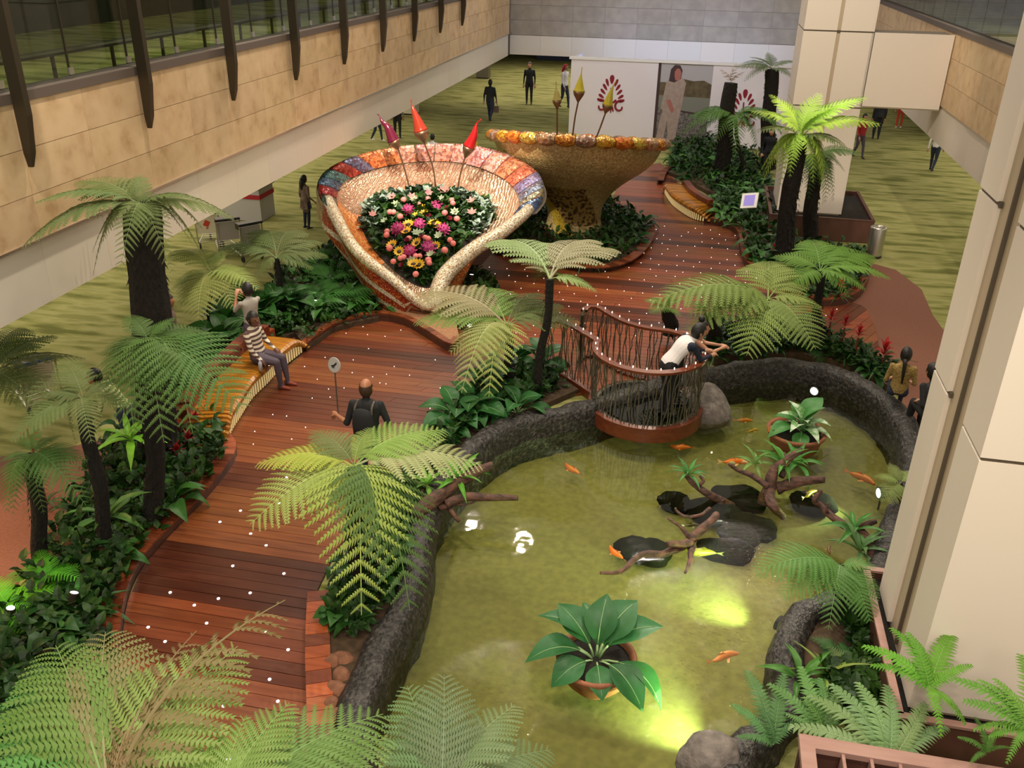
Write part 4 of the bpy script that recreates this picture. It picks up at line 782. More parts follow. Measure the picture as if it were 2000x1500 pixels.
# ------------------------------------------------------------------ ferns
def frond_mesh(name, N, Wd, arch, drop, pin=11, stalk=.13, sag=.13, sweep=68, seed=1, broken=0):
    rg = random.Random(seed); mb = MB()
    def rach(t): return Vector((t, 0, arch*4*t*(1-t)*(1-.3*t)-drop*t**1.7))
    mb.mi = 1; mb.tube([rach(i/12) for i in range(13)],[.010*(1-.8*i/12) for i in range(13)],5); mb.mi = 0
    for k in range(N):
        t = stalk+(1-stalk)*(k+.3)/N; u = (t-stalk)/(1-stalk)
        ln = Wd*min(1,.55+u*2.2)*(1-u)**.62*1.22+.012
        p = rach(t); tan = (rach(min(1,t+.01))-rach(t-.01)).normalized(); nrm = Vector((-tan.z,0,tan.x))
        for sd in (-1,1):
            if rg.random() < broken: continue
            a = math.radians(sweep-18*u+rg.uniform(-4,4)); l = ln*rg.uniform(.9,1.06); dirv = tan*math.cos(a)+Vector((0,sd,0))*math.sin(a); sg = sag*rg.uniform(.7,1.3)
            def pt(w): return p+dirv*(l*w)+nrm*(.06*l*math.sin(PI*w))+Vector((0,0,-sg*l*w*w))
            base = []; n = max(5,int(pin*(.45+.55*ln/Wd))); side = tan*1.0
            for q in range(n):
                w0 = q/n; w1 = (q+1)/n; c0,c1 = pt(w0),pt(w1); fw = (c1-c0); h = .155*ln*((1-w0)**.55)*min(1,.7+w0*3)+.003
                for e in (-1,1):
                    o = side*e*h+fw*.75; m = c0.lerp(c1,.42)
                    mb.add([c0,m+o*.75-fw*.30,m+o+Vector((0,0,-.15*h)),c1-fw*.06],[(0,1,2,3)] if e>0 else [(3,2,1,0)])
    me = bpy.data.meshes.new(name); me.from_pydata(mb.v,[],mb.f); me.materials.append(M['frond']); me.materials.append(M['stem']); me.polygons.foreach_set('material_index',mb.m); return me
def sword_mesh(name, N, Wd, arch, drop, seed=1):
    rg = random.Random(seed); mb = MB()
    def rach(t): return Vector((t,0,arch*4*t*(1-t)-drop*t**1.8))
    mb.mi = 1; mb.tube([rach(i/10) for i in range(11)],[.011*(1-.7*i/10) for i in range(11)],5); mb.mi = 0
    for k in range(N):
        t = .06+.94*(k+.3)/N; ln = Wd*min(1,.6+t*1.2)*(1-t)**.35*1.1; p = rach(t); tan = (rach(min(1,t+.01))-rach(t-.01)).normalized(); nrm = Vector((-tan.z,0,tan.x))
        for sd in (-1,1):
            a = math.radians(74-22*t+rg.uniform(-6,6)); d = tan*math.cos(a)+Vector((0,sd,0))*math.sin(a); w = .40/N; rows = []
            for q in range(5):
                f = q/4; c = p+d*ln*f+nrm*(.12*ln*math.sin(PI*f)-.22*ln*f*f); ww = w*(.75+.5*math.sin(PI*min(1,f+.2)))*(1-f**3*.9); rows.append([c-tan*ww,c+nrm*ww*.35,c+tan*ww])
            mb.loft(rows)
    me = bpy.data.meshes.new(name); me.from_pydata(mb.v,[],mb.f); me.materials.append(M['frond']); me.materials.append(M['stem']); me.polygons.foreach_set('material_index',mb.m); return me
DR = {'flat':(.14,.10),'arch':(.20,.50),'droop':(.25,1.05)}
FR = {k:[frond_mesh('frond',16,.37,a,d,pin=15,seed=i+7*j) for i in range(2)] for j,(k,(a,d)) in enumerate(DR.items())}
FRD = frond_mesh('frond',17,.22,.14,.2,pin=9,sag=.6,seed=5,broken=.25)
SW = {k:sword_mesh('frond',19,.19,a,d,seed=3) for k,(a,d) in DR.items()}
def put_frond(t, crown, tip, col, style='fern', wide=1.0):
    d = Vector(tip)-Vector(crown); L = math.hypot(d.x,d.y); r = -d.z/max(L,.05)
    k = min(DR,key=lambda q:abs(DR[q][1]-max(-.1,min(1.4,r)))); drop = DR[k][1]; me = SW[k] if style=='sword' else FRD if style=='dry' else random.choice(FR[k])
    if style=='dry': drop = .2
    sc = d.length/math.sqrt(1+drop*drop); pitch = math.atan2(d.z,L)-math.atan2(-drop,1); az = math.atan2(d.y,d.x)
    m = Matrix.Translation(Vector(crown)-WL(t)) @ Matrix.Rotation(az,4,'Z') @ Matrix.Rotation(-pitch,4,'Y') @ Matrix.Rotation(rnd(-.22,.22),4,'X') @ Matrix.Diagonal((sc,sc*wide,sc,1))
    return inst('frond',me,t,m,jit(col,.13))
def fern(name, label, base, crown, r, tips, col, extra=0, elen=(.6,.9), group=None, style='fern', wide=1.0, trunkmat='trunk', cols=None, edrop=(.1,.5)):
    t = thing(name,label,'fern' if style=='sword' else 'tree fern',base,group); base = Vector(base); crown = Vector(crown)
    if r:
        n = 9; pts = []
        for i in range(n):
            f = i/(n-1); p = base.lerp(crown,f); p += Vector((math.sin(f*5+base.x)*.06,math.cos(f*4)*.04,0))*math.sin(PI*f); pts.append(p)
        mb = MB(); mb.tube(pts,[r*(1.12-.2*i/(n-1))*rnd(.95,1.05) for i in range(n)],12)
        for i in range(int(90+r*500)):
            f = rnd(.03,1); p = base.lerp(crown,f); a = rnd(0,6.28); rr = r*(1.1-.2*f); d = Vector((math.cos(a),math.sin(a),0)); q = p+d*rr*.92; s = r*.16+.006
            mb.add([q+Vector((-d.y,d.x,0))*s,q-Vector((-d.y,d.x,0))*s,q+d*(s*1.4)+Vector((0,0,-s*2.5))],[(0,1,2)])
        mb.obj('trunk',trunkmat,t)
    for i,tp in enumerate(tips):
        c = cols[i] if cols and i<len(cols) and cols[i] else col; st = style
        if c is DRY: st = 'dry'
        put_frond(t,crown,tp,c,st,wide)
    for i in range(extra):
        a = rnd(0,6.28); l = rnd(*elen); put_frond(t,crown,crown+Vector((math.cos(a)*l,math.sin(a)*l,-l*rnd(*edrop))),col,style,wide)
    return t
LIME = (.27,.37,.10); PALE = (.36,.43,.21); OLIVE = (.20,.25,.095); GREEN = (.11,.20,.055); DEEP = (.05,.15,.03); DRY = (.27,.20,.095); GREY = (.20,.30,.15); BEIGE = (.44,.42,.25)  # LIME is for lit fronds, the light put into the colour
fern('tree_fern','tallest thick black trunked tree fern at the left, fronds against the wall',(-7.399,10.190,0.200),(-7.104,10.398,3.950),0.26,[(-8.250,9.852,4.058),(-8.250,9.460,3.601),(-8.100,10.510,4.176),(-6.236,11.141,3.650),(-6.662,11.087,3.450),(-7.260,10.654,4.300),(-6.471,10.635,4.050),(-8.454,11.131,3.450),(-7.209,11.108,3.550)],OLIVE,extra=10,elen=(.5,.8),style='fern',cols=None,wide=1.0,edrop=(.5,1.3))
fern('tree_fern','broad crowned green tree fern in front of the thick black trunk',(-6.603,8.752,0.200),(-6.343,8.942,2.695),0.12,[(-6.518,8.129,2.395),(-6.028,7.740,2.095),(-5.598,7.843,1.995),(-4.836,8.273,2.295),(-5.197,8.060,2.095),(-5.405,8.398,2.595),(-6.770,9.234,2.895),(-6.175,9.297,2.895),(-6.684,8.517,2.695)],GREEN,extra=2,elen=(.6,.9),style='fern',cols=None,wide=1.0,edrop=(.1,.5))
fern('tree_fern','slim black trunked tree fern with pale fronds left of the thick trunk',(-6.891,8.105,0.200),(-6.802,8.180,2.234),0.085,[(-7.251,7.438,2.034),(-7.219,8.014,2.334),(-6.540,8.087,1.834),(-6.143,8.262,2.034),(-7.279,8.580,2.534),(-6.568,8.592,2.334),(-7.295,7.793,2.034),(-6.962,8.091,1.634)],OLIVE,extra=2,elen=(.6,.9),style='fern',cols=None,wide=1.0,edrop=(.1,.5))
fern('tree_fern','low tree fern with a tilted trunk over the orange lit floor',(-7.480,7.644,0.200),(-7.338,7.780,1.634),0.085,[(-7.344,7.162,1.234),(-7.226,7.233,1.134),(-6.734,7.950,1.534),(-6.909,7.825,1.334),(-7.092,7.465,1.034),(-7.601,7.576,1.634),(-7.547,8.102,1.834),(-7.100,8.043,1.784)],GREEN,extra=1,elen=(.6,.9),style='fern',cols=None,wide=1.0,edrop=(.1,.5))
fern('tree_fern','tree fern at the far left edge spreading blurred fronds over the carpet',(-9.775,9.476,0.200),(-9.531,9.722,1.490),0.08,[(-9.351,10.918,1.640),(-8.617,10.571,1.490),(-8.506,9.880,1.290),(-8.358,9.282,1.090),(-9.945,10.958,1.690),(-9.099,9.564,1.090)],OLIVE,extra=2,elen=(.6,.9),style='fern',cols=None,wide=1.0,edrop=(.1,.5))
fern('tree_fern','little tree fern on a thin dark trunk before the brown paving',(-8.222,16.153,0.200),(-8.195,16.167,1.259),0.065,[(-9.611,16.489,1.259),(-8.938,15.904,1.009),(-7.817,17.436,1.259),(-7.469,16.298,1.059),(-9.020,17.458,1.409),(-8.436,17.613,1.409),(-8.450,15.687,0.909),(-7.379,16.860,1.159)],OLIVE,extra=2,elen=(.5,.8),style='fern',cols=None,wide=1.0,edrop=(.1,.5))
fern('tree_fern','airy yellow green tree fern on thin bare stems by the bench',(-8.957,14.576,0.200),(-8.808,14.667,1.421),0.035,[(-9.931,15.398,1.521),(-9.351,14.142,1.221),(-8.409,13.334,1.021),(-8.318,15.004,1.421),(-7.667,14.294,1.321),(-7.959,13.821,1.121),(-8.948,15.339,1.621),(-8.800,13.609,1.121)],(.36,.42,.13),extra=1,elen=(.6,.9),style='fern',cols=None,wide=1.0,edrop=(.1,.5))
fern('tree_fern','small tree fern with beige fronds left of the balcony bars',(-2.775,13.779,0.200),(-2.877,13.758,1.284),0.07,[(-4.673,14.556,1.434),(-4.256,14.159,1.234),(-1.722,14.405,1.234),(-2.640,15.073,1.434),(-3.414,12.240,0.734),(-3.693,13.115,0.984),(-2.923,12.277,0.684),(-2.115,14.738,1.384),(-3.704,14.936,1.484),(-4.513,13.831,1.184)],BEIGE,extra=0,elen=(.6,.9),style='fern',cols=[BEIGE,LIME,OLIVE,OLIVE,(.42,.44,.16),(.40,.42,.17),(.40,.44,.15),OLIVE,(.30,.46,.12),LIME],wide=1.0,edrop=(.1,.5))
fern('tree_fern','tall slim tree fern rising before the goblet island',(-2.303,13.689,0.200),(-2.162,13.712,2.217),0.07,[(-3.364,15.301,2.267),(-1.302,15.222,2.317),(-1.396,13.758,2.067),(-2.907,14.698,2.117),(-1.805,15.446,2.367),(-2.156,14.318,1.867),(-2.476,14.357,1.917)],BEIGE,extra=0,elen=(.6,.9),style='fern',cols=[PALE,BEIGE,(.40,.52,.20),BEIGE,BEIGE,OLIVE,OLIVE],wide=1.0,edrop=(.1,.5))
fern('tree_fern','large bright tree fern spreading over the bed behind the balcony',(1.492,16.163,0.200),(1.529,16.160,1.294),0.08,[(-0.592,15.305,1.344),(0.118,15.156,1.294),(0.107,15.045,0.994),(1.179,14.524,0.844),(2.307,14.860,0.944),(2.467,16.002,1.294),(2.168,17.189,1.494),(1.560,17.664,1.544),(0.586,16.142,1.444)],LIME,extra=0,elen=(.6,.9),style='fern',cols=None,wide=1.15,edrop=(.1,.5))
fern('tree_fern','tree fern with a slim trunk beside the red flowered planter tip',(2.672,17.001,0.200),(2.481,17.030,1.627),0.08,[(3.757,17.120,1.577),(3.542,17.939,1.727),(1.641,17.444,1.727),(1.845,16.426,1.427),(2.965,16.516,1.327),(2.334,18.221,1.877),(3.272,16.652,1.477),(2.894,17.956,1.877)],(.20,.36,.07),extra=0,elen=(.6,.9),style='fern',cols=None,wide=1.0,edrop=(.1,.5))
fern('tree_fern','floodlit tall tree fern with a black trunk before the far column',(2.276,21.951,0.200),(2.231,21.956,3.178),0.2,[(1.068,21.656,3.740),(3.535,22.056,4.111),(3.820,21.456,3.638),(2.536,22.256,4.124),(1.224,21.356,3.348),(3.238,21.456,3.081),(1.902,22.356,3.875),(2.942,21.656,3.978),(1.471,22.256,4.041)],(.40,.58,.10),extra=18,elen=(.45,.85),style='fern',cols=[None,None,None,None,OLIVE,OLIVE,LIME],wide=1.0,edrop=(.9,2.0))
fern('tree_fern','second black trunk behind the floodlit fern with drooping dark fronds',(3.063,23.418,0.200),(2.816,23.449,2.469),0.17,[(3.546,23.249,2.181),(3.361,23.149,1.429),(2.501,23.049,1.780),(3.874,23.549,2.574),(3.069,23.149,1.344)],GREEN,extra=5,elen=(.4,.6),style='fern',cols=None,wide=1.0,edrop=(.8,1.8))
fern('tree_fern','cut topped black trunk with a few dry twigs before the hoarding',(0.792,30.871,0.200),(0.771,30.872,3.122),0.24,[(0.355,31.072,3.502),(1.153,30.772,3.494),(0.888,30.972,3.738)],DRY,extra=0,elen=(.6,.9),style='fern',cols=[DRY,DRY,DRY],wide=1.0,edrop=(.1,.5))
fern('tree_fern','low fern spreading dull fronds around the cut topped trunk',(1.575,30.719,0.200),(1.008,30.743,2.102),0.06,[(-0.634,30.243,1.501),(-0.462,31.043,1.976),(2.451,30.343,1.974),(1.817,30.143,1.335),(0.484,30.043,1.032),(2.867,30.443,1.336),(0.417,31.143,2.266),(-0.498,30.443,0.891),(2.045,31.143,2.298),(1.219,29.843,0.955)],(.10,.2,.05),extra=2,elen=(.6,.9),style='fern',cols=None,wide=1.0,edrop=(.1,.5))
fern('tree_fern','black trunked tree fern with a grey crown just left of the far column',(2.379,32.089,0.200),(2.058,32.111,3.448),0.24,[(0.882,31.811,3.483),(1.225,31.611,3.075),(2.799,32.311,3.695),(2.711,31.711,3.255),(1.879,32.511,3.924),(1.321,32.411,3.753)],(.16,.2,.10),extra=0,elen=(.6,.9),style='fern',cols=None,wide=1.0,edrop=(.1,.5))
fern('tree_fern','lower left foreground tree fern with drying brown fronds',(-2.985,3.077,0.100),(-2.985,3.077,2.600),0.12,[(-2.598,4.619,2.950),(-2.692,4.196,2.850),(-3.044,4.228,2.900),(-3.713,4.174,2.800),(-4.027,3.783,2.700),(-3.989,3.446,2.500),(-3.060,3.748,2.900),(-3.959,3.987,2.800),(-3.615,3.457,2.300)],(.30,.42,.13),extra=0,elen=(.6,.9),style='fern',cols=[DRY,LIME,DRY,(.26,.25,.10),(.16,.37,.11),(.16,.36,.11),DRY,(.20,.36,.09),GREEN],wide=1.0,edrop=(.1,.5))
fern('tree_fern','lower foreground tree fern with bright green fronds crossing the path end',(-2.369,3.153,0.100),(-2.369,3.153,2.500),0.12,[(-1.614,4.072,2.400),(-1.666,4.119,2.550),(-2.216,3.902,2.750),(-1.974,3.867,2.300),(-2.893,3.591,2.700),(-2.433,3.731,2.750),(-3.140,3.470,2.500)],(.24,.40,.10),extra=0,elen=(.6,.9),style='fern',cols=[(.24,.36,.13),(.19,.34,.10),None,(.26,.36,.14),None,None,None],wide=1.0,edrop=(.1,.5))
fern('tree_fern','grey green fern rising over the pond at the bottom of the view',(-1.353,4.336,0.100),(-1.353,4.336,1.500),0.08,[(-1.561,5.241,1.850),(-0.992,5.201,1.700),(-0.646,4.993,1.500),(-1.843,5.103,1.800),(-1.922,4.742,1.600),(-1.077,4.810,1.400)],GREY,extra=0,elen=(.6,.9),style='fern',cols=None,wide=1.0,edrop=(.1,.5))
fern('tree_fern','large pale green tree fern between the deck path and the pond',(-3.470,8.161,0.200),(-3.454,8.168,1.785),0.1,[(-2.749,6.617,1.085),(-4.223,7.118,1.585),(-4.507,7.914,1.835),(-2.605,8.973,1.935),(-2.081,8.622,1.735),(-4.084,8.527,1.985),(-4.093,7.623,1.435),(-2.278,6.964,0.985),(-2.858,7.829,1.285),(-3.477,8.736,1.985)],(.36,.48,.10),extra=0,elen=(.6,.9),style='fern',cols=[None,(.40,.46,.13),(.42,.48,.09),(.34,.48,.12),(.42,.42,.22),OLIVE,(.38,.44,.13),GREEN,(.30,.42,.10),LIME],wide=1.1,edrop=(.1,.5))
fern('tree_fern','bright feathery fern overhanging the pond bay near the column',(2.239,8.900,0.200),(2.086,8.937,0.780),0.06,[(1.105,8.456,0.880),(1.428,8.357,0.680),(1.607,8.819,0.880),(2.461,8.863,0.880),(1.917,8.148,0.480),(2.470,8.552,0.680),(1.790,8.429,0.580),(2.367,8.261,0.580)],(.14,.30,.08),extra=0,elen=(.6,.9),style='fern',cols=None,wide=1.0,edrop=(.1,.5))
fern('tree_fern','small pale fern on the pond rim against the near column',(3.312,11.387,0.200),(3.210,11.416,0.504),0.03,[(2.847,11.372,0.604),(2.908,11.072,0.404),(3.089,11.693,0.654),(3.446,11.651,0.604),(3.045,11.015,0.404)],(.34,.42,.14),extra=0,elen=(.6,.9),style='fern',cols=None,wide=1.0,edrop=(.1,.5))
fern('tree_fern','short dark stump fern with pale sprigs beside the balcony entry',(-0.187,16.627,0.200),(-0.259,16.626,0.758),0.13,[(-0.729,16.268,1.008),(-0.352,16.661,1.108),(0.051,16.634,1.008),(-0.008,16.407,0.708),(-0.584,16.042,0.858),(-0.186,16.798,1.158)],(.22,.36,.09),extra=0,elen=(.6,.9),style='fern',cols=None,wide=1.0,edrop=(.1,.5))
fern('tree_fern','short dark stump fern behind the leaning couple',(0.679,16.406,0.200),(0.541,16.411,0.824),0.14,[(0.157,16.659,0.924),(0.131,16.564,0.724),(0.831,16.697,0.974),(0.955,16.423,0.724)],LIME,extra=0,elen=(.6,.9),style='fern',cols=None,wide=1.0,edrop=(.1,.5))
fern('sword_fern','pale sword fern fanning out behind the brown slotted box',(2.204,6.154,0.100),(2.204,6.154,0.700),0,[(1.740,6.817,0.950),(1.983,6.840,1.000),(2.246,6.860,1.000),(2.592,6.750,0.950),(1.531,6.669,0.900),(1.349,6.336,0.800),(2.752,6.605,0.850)],(.26,.40,.18),extra=0,elen=(.6,.9),style='sword',cols=None,wide=1.0,edrop=(.1,.5))
fern('sword_fern','bright green sword fern in front of the near column base',(2.518,6.621,0.100),(2.518,6.621,1.250),0,[(1.969,6.936,1.350),(2.243,7.139,1.450),(2.424,7.032,1.450),(2.784,6.353,1.150),(2.813,7.269,1.450),(2.024,6.747,1.300),(2.344,7.041,1.500),(2.871,6.779,1.450),(2.532,6.205,1.100)],(.17,.40,.05),extra=0,elen=(.6,.9),style='sword',cols=None,wide=1.0,edrop=(.1,.5))
fern('sword_fern','glossy sword fern drooping in from the lower right corner',(3.113,6.020,0.100),(3.113,6.020,1.500),0,[(2.525,6.353,1.650),(2.751,6.328,1.700),(2.692,5.999,1.450),(3.134,6.601,1.800),(2.853,6.305,1.750),(2.898,5.794,1.350),(2.612,6.142,1.600),(2.796,5.941,1.450)],(.17,.38,.06),extra=0,elen=(.6,.9),style='sword',cols=None,wide=1.0,edrop=(.1,.5))
fern('sword_fern','dark green sword fern standing at the pond edge left of the slotted box',(1.258,6.381,0.100),(1.258,6.381,0.500),0,[(0.999,7.028,0.750),(1.344,7.019,0.800),(0.859,6.648,0.650),(1.102,6.605,0.750),(1.567,6.605,0.700),(1.203,6.399,0.400),(0.918,6.305,0.600)],(.11,.24,.09),extra=0,elen=(.6,.9),style='sword',cols=None,wide=1.0,edrop=(.1,.5))
fern('sword_fern','broad green sword fern between the slotted box and the dark pond fern',(1.693,6.464,0.100),(1.693,6.464,0.550),0,[(1.190,6.846,0.800),(1.474,7.034,0.900),(1.692,6.977,0.850),(1.346,6.538,0.750),(1.902,6.679,0.800),(1.492,6.647,0.900),(1.851,6.911,0.850)],(.17,.33,.11),extra=0,elen=(.6,.9),style='sword',cols=None,wide=1.0,edrop=(.1,.5))
fern('sword_fern','small sword fern sprouting under the glossy drooping fern',(2.973,6.273,0.100),(2.973,6.273,0.950),0,[(2.728,6.296,1.050),(2.890,6.470,1.150),(3.058,6.391,1.150),(3.156,6.279,1.050),(2.816,6.127,0.950)],(.15,.33,.07),extra=0,elen=(.6,.9),style='sword',cols=None,wide=1.0,edrop=(.1,.5))
# ------------------------------------------------------------------ broad-leaved plants
def leaf_mesh(name, L, Wd, droop, fold, n=7, m='leaf', stalk=.25, lob=0, tip=.75, vein=False):
    mb = MB(); rows = []
    mb.mi = 1; mb.tube([(0,0,0),(L*stalk*.5,0,L*stalk*.5),(L*stalk,0,L*stalk*.85)],.012*L+.003,5); mb.mi = 0
    for i in range(n+1):
        t = i/n; w = Wd*(math.sin(PI*min(1,t**tip*.97+.02)))*(1+lob*((i%2)-.5)); x = L*(stalk+(1-stalk)*t); z = L*stalk*.85+L*(.45*t-droop*t*t); rows.append([(x,-w,z+w*fold),(x,-w*.5,z+w*fold*.3),(x,0,z-.01*L),(x,w*.5,z+w*fold*.3),(x,w,z+w*fold)])
    mb.loft(rows)
    if vein:
        mb.mi = 1; mb.tube([Vector(r[2])+Vector((0,0,.004)) for r in rows[:-1]],[.006*L*(1-.8*i/n)+.001 for i in range(n)],5)
    me = bpy.data.meshes.new(name); me.from_pydata(mb.v,[],mb.f); me.materials.append(M[m]); me.materials.append(M['vein' if vein else 'stem']); me.polygons.foreach_set('material_index',mb.m); me.polygons.foreach_set('use_smooth',[True]*len(me.polygons)); return me
LM = dict(broad=leaf_mesh('leaf',.5,.105,.7,.35),nest=leaf_mesh('leaf',.62,.055,.55,.5,stalk=.03,lob=.12),strap=leaf_mesh('leaf',.5,.022,.75,.4,n=6,stalk=.05),round=leaf_mesh('leaf',.38,.12,.75,.25,stalk=.45),big=leaf_mesh('leaf',.62,.155,.62,.25,n=9,stalk=.22,tip=1.05,vein=True))
def plant(name, label, loc, kind, n, col, S=1.0, up=(.1,.9), group=None, cat='plant', cols=None):
    t = thing(name,label,cat,loc,group)
    for i in range(n):
        f = i/max(1,n-1); a = i*2.4+rnd(-.3,.3); el = up[1]-(up[1]-up[0])*f
        m = Matrix.Rotation(a,4,'Z') @ Matrix.Rotation(-el+.35,4,'Y') @ Matrix.Rotation(rnd(-.25,.25),4,'X') @ Matrix.Scale(S*rnd(.8,1.12),4)
        if kind=='frond': inst('frond',random.choice(FR['arch']),t,Matrix.Rotation(a,4,'Z') @ Matrix.Rotation(-el+.2,4,'Y') @ Matrix.Scale(S*rnd(.75,1.1),4),jit(col,.15))
        else: inst('leaf',LM[kind],t,m,jit(cols[i%len(cols)] if cols else col,.15))
    return t
def bromeliad(loc, label, group=None, S=1.0, col=(.42,.018,.02), leaf=(.04,.12,.03), tall=0):
    t = thing('bromeliad',label,'bromeliad',loc,group)
    for i in range(11): inst('leaf',LM['strap'],t,Matrix.Rotation(i*2.4,4,'Z') @ Matrix.Rotation(-rnd(.1,.6),4,'Y') @ Matrix.Scale(S*rnd(.8,1.1),4),jit(leaf,.2))
    for i in range(12): inst('bract',LM['nest'],t,Matrix.Translation((0,0,(.12+tall+.012*i)*S)) @ Matrix.Rotation(i*2.4,4,'Z') @ Matrix.Rotation(-.3-.08*i,4,'Y') @ Matrix.Diagonal((S*.30,S*.5,S*.30,1)),jit(col,.2))
    if tall: q = MB(); q.tube([(0,0,0),(0,0,(tall+.1)*S)],.02*S,6); q.obj('flower_stem','stem',t,color=(.2,.02,.02)) if 0 else inst('flower_stem',q.mesh('flower_stem','stem'),t,Matrix(),(.16,.03,.02))
    return t
def scatter(poly, n, z, mind=.3, avoid=()):
    xs = [p[0] for p in poly]; ys = [p[1] for p in poly]; out = []; k = 0
    while len(out)<n and k<n*60:
        k += 1; p = (rnd(min(xs),max(xs)),rnd(min(ys),max(ys)))
        if inside(p,poly) and all((p[0]-q[0])**2+(p[1]-q[1])**2>mind*mind for q in out): out.append(p)
    return [(x,y,z) for x,y in out]
def under(name, parent, poly, n, z, h, L=(.10,.22), m='undergrowth'):
    pts = scatter(poly,n,z,0.0); return scatter_leaves(name,[(x,y,z+rnd(0,h)*rnd(.3,1)) for x,y,z in pts],m,parent,L,tilt=(0,1.2),shape=.30)
def grow(poly, n, where, groupname, z=.1, kinds=('broad','round','strap','nest'), S=(.7,1.1), cols=((.025,.09,.018),(.035,.12,.02),(.05,.16,.03)), mind=.34):
    names = dict(broad=('broadleaf_plant','dark broad leaved plant'),round=('arum_plant','round glossy leaved plant'),strap=('strap_leaf_plant','narrow strap leaf tuft'),nest=('birds_nest_fern','small wavy nest fern'),frond=('ground_fern','low feathery fern'))
    pts = sorted(scatter(poly,n,z,mind),key=lambda p:p[1]); cnt = {}
    for i,p in enumerate(pts):
        k = kinds[i%len(kinds)]; nm,lb = names[k]; cnt[k] = cnt.get(k,0)+1
        plant(nm,lb+' '+where+', '+nth(cnt[k])+' from the near end',p,k,6 if k=='frond' else random.randint(8,12),random.choice(cols),rnd(*S)*(.55 if k=='frond' else 1),group='%s %s'%(nm.replace('_',' ')+'s',groupname))
under('undergrowth',bedA,polyA,3600,.1,.42); under('undergrowth',bedB,polyB,1100,.12,.35); under('undergrowth',bedD,polyD,1500,.12,.38,(.12,.26)); under('undergrowth',bedE,polyE,2600,.12,.5,(.12,.26))
under('undergrowth',bedI,polyI,700,.12,.3); under('undergrowth',bedF,polyF,1300,.14,.3); under('undergrowth',bedG,[(-3.618,7.435),(-3.799,8.041),(-3.849,8.864),(-3.795,9.703),(-3.651,10.89),(-3.49,11.863),(-3.48,13.112),(-3.212,14.085),(-2.36,14.552),(-1.909,14.089),(-2.246,13.41),(-2.737,12.788),(-3.107,12.004),(-3.301,11.196),(-3.338,10.131),(-3.205,9.239),(-3.072,8.407),(-3.071,7.648),(-3.155,7.199)],1500,.1,.35); under('undergrowth',bedC,polyC,350,.1,.22); under('undergrowth',bedH,[(2.232,9.044),(2.518,9.445),(2.611,9.466),(2.564,8.586),(2.546,7.499),(1.827,7.198),(1.888,7.865),(2.217,7.939)],600,.12,.3)
grow(polyA,46,'in the long left bed','in the left bed'); grow(polyB,16,'between bench and mosaic bowl','beside the bowl',kinds=('broad','strap','nest'),S=(.9,1.3),cols=((.03,.12,.02),(.05,.17,.03)))
for i_,p in enumerate([(-8.599,15.124,0.12),(-7.823,17.742,0.12),(-7.452,18.357,0.12),(-7.09,16.8,0.12),(-7.596,19.242,0.12),(-8.123,19.106,0.12),(-6.668,17.218,0.12),(-7.505,16.542,0.12)]): plant('ground_fern',('yellowish fern clump at the end behind the amber bench','feathery fern clump in the middle of the bed left of the bowl','feathery fern clump touching the red striped side of the bowl','feathery fern clump at the kerb left of the bowl','fern clump under the left rolled edge of the bowl','fern clump at the back of the bed by the brown paving','fern clump in the corner between kerb and bowl foot','fern clump beside the broad leaves at the kerb')[i_],(p[0],p[1],.12),'frond',8,(.06,.2,.04),.95,up=(.3,1.0),group='fern clumps left of the bowl')
grow(polyD,22,'on the gold goblet island','on the goblet island',kinds=('strap','broad'),S=(.9,1.3),cols=((.02,.085,.02),(.03,.11,.025)))
grow(polyE,44,'behind the far bench','in the far right bed',kinds=('broad','round','frond','broad','nest'),S=(.9,1.35),cols=((.025,.1,.02),(.04,.14,.025),(.07,.2,.035)))
grow(polyI,10,'in the rounded planter tip','in the planter tip',kinds=('broad','round'),cols=((.04,.13,.03),(.10,.2,.07)),S=(.8,1.1))
grow(polyF,22,'in the bed behind the pond','behind the pond',kinds=('broad','strap','frond'),S=(.7,1.0))
grow([(-3.576,7.488),(-3.799,8.041),(-3.849,8.864),(-3.755,9.588),(-3.372,9.317),(-3.166,8.488),(-3.187,7.622),(-3.24,7.263)],14,'beside the near pond wall','by the near rim',kinds=('broad','round'),S=(.6,.85),mind=.24)
grow([(-3.449,11.629),(-3.481,12.29),(-3.438,13.122),(-3.212,14.085),(-2.345,14.468),(-2.103,14.145),(-2.653,13.216),(-3.056,12.305)],9,'beside the balcony approach','beside the balcony',kinds=('broad','round'),S=(.8,1.1),cols=((.03,.12,.03),(.045,.16,.04)))
grow(polyC,6,'right of the mosaic bowl','right of the bowl',kinds=('round','broad'),S=(.55,.75))
grow([(2.232,9.044),(2.48,9.387),(2.542,9.401),(2.489,8.568),(2.442,7.475),(1.93,7.221)],10,'by the near column','by the near column',kinds=('broad','frond'),S=(.6,.8),cols=((.05,.14,.05),(.08,.2,.06)))

for i_,(x,y) in enumerate([(-8.739,14.977),(-8.795,15.703),(-8.345,15.48),(-8.111,15.818),(-8.444,14.164),(-7.864,16.022),(-8.298,13.499)]):
    plant('broadleaf_plant',('tall broad leaved plant behind the seated woman','broad leaved plant hiding the legs of the person in grey','upright broad leaved plant behind the bench back','lush broad leaved plant behind the middle of the bench','broad leaved plant behind the near half of the bench','broad leaved plant at the far end of the bench','broad leaved plant beside the purple bench planks')[i_],(x,y,.12),'big',12,(.035,.13,.025),1.25,up=(.2,1.3))
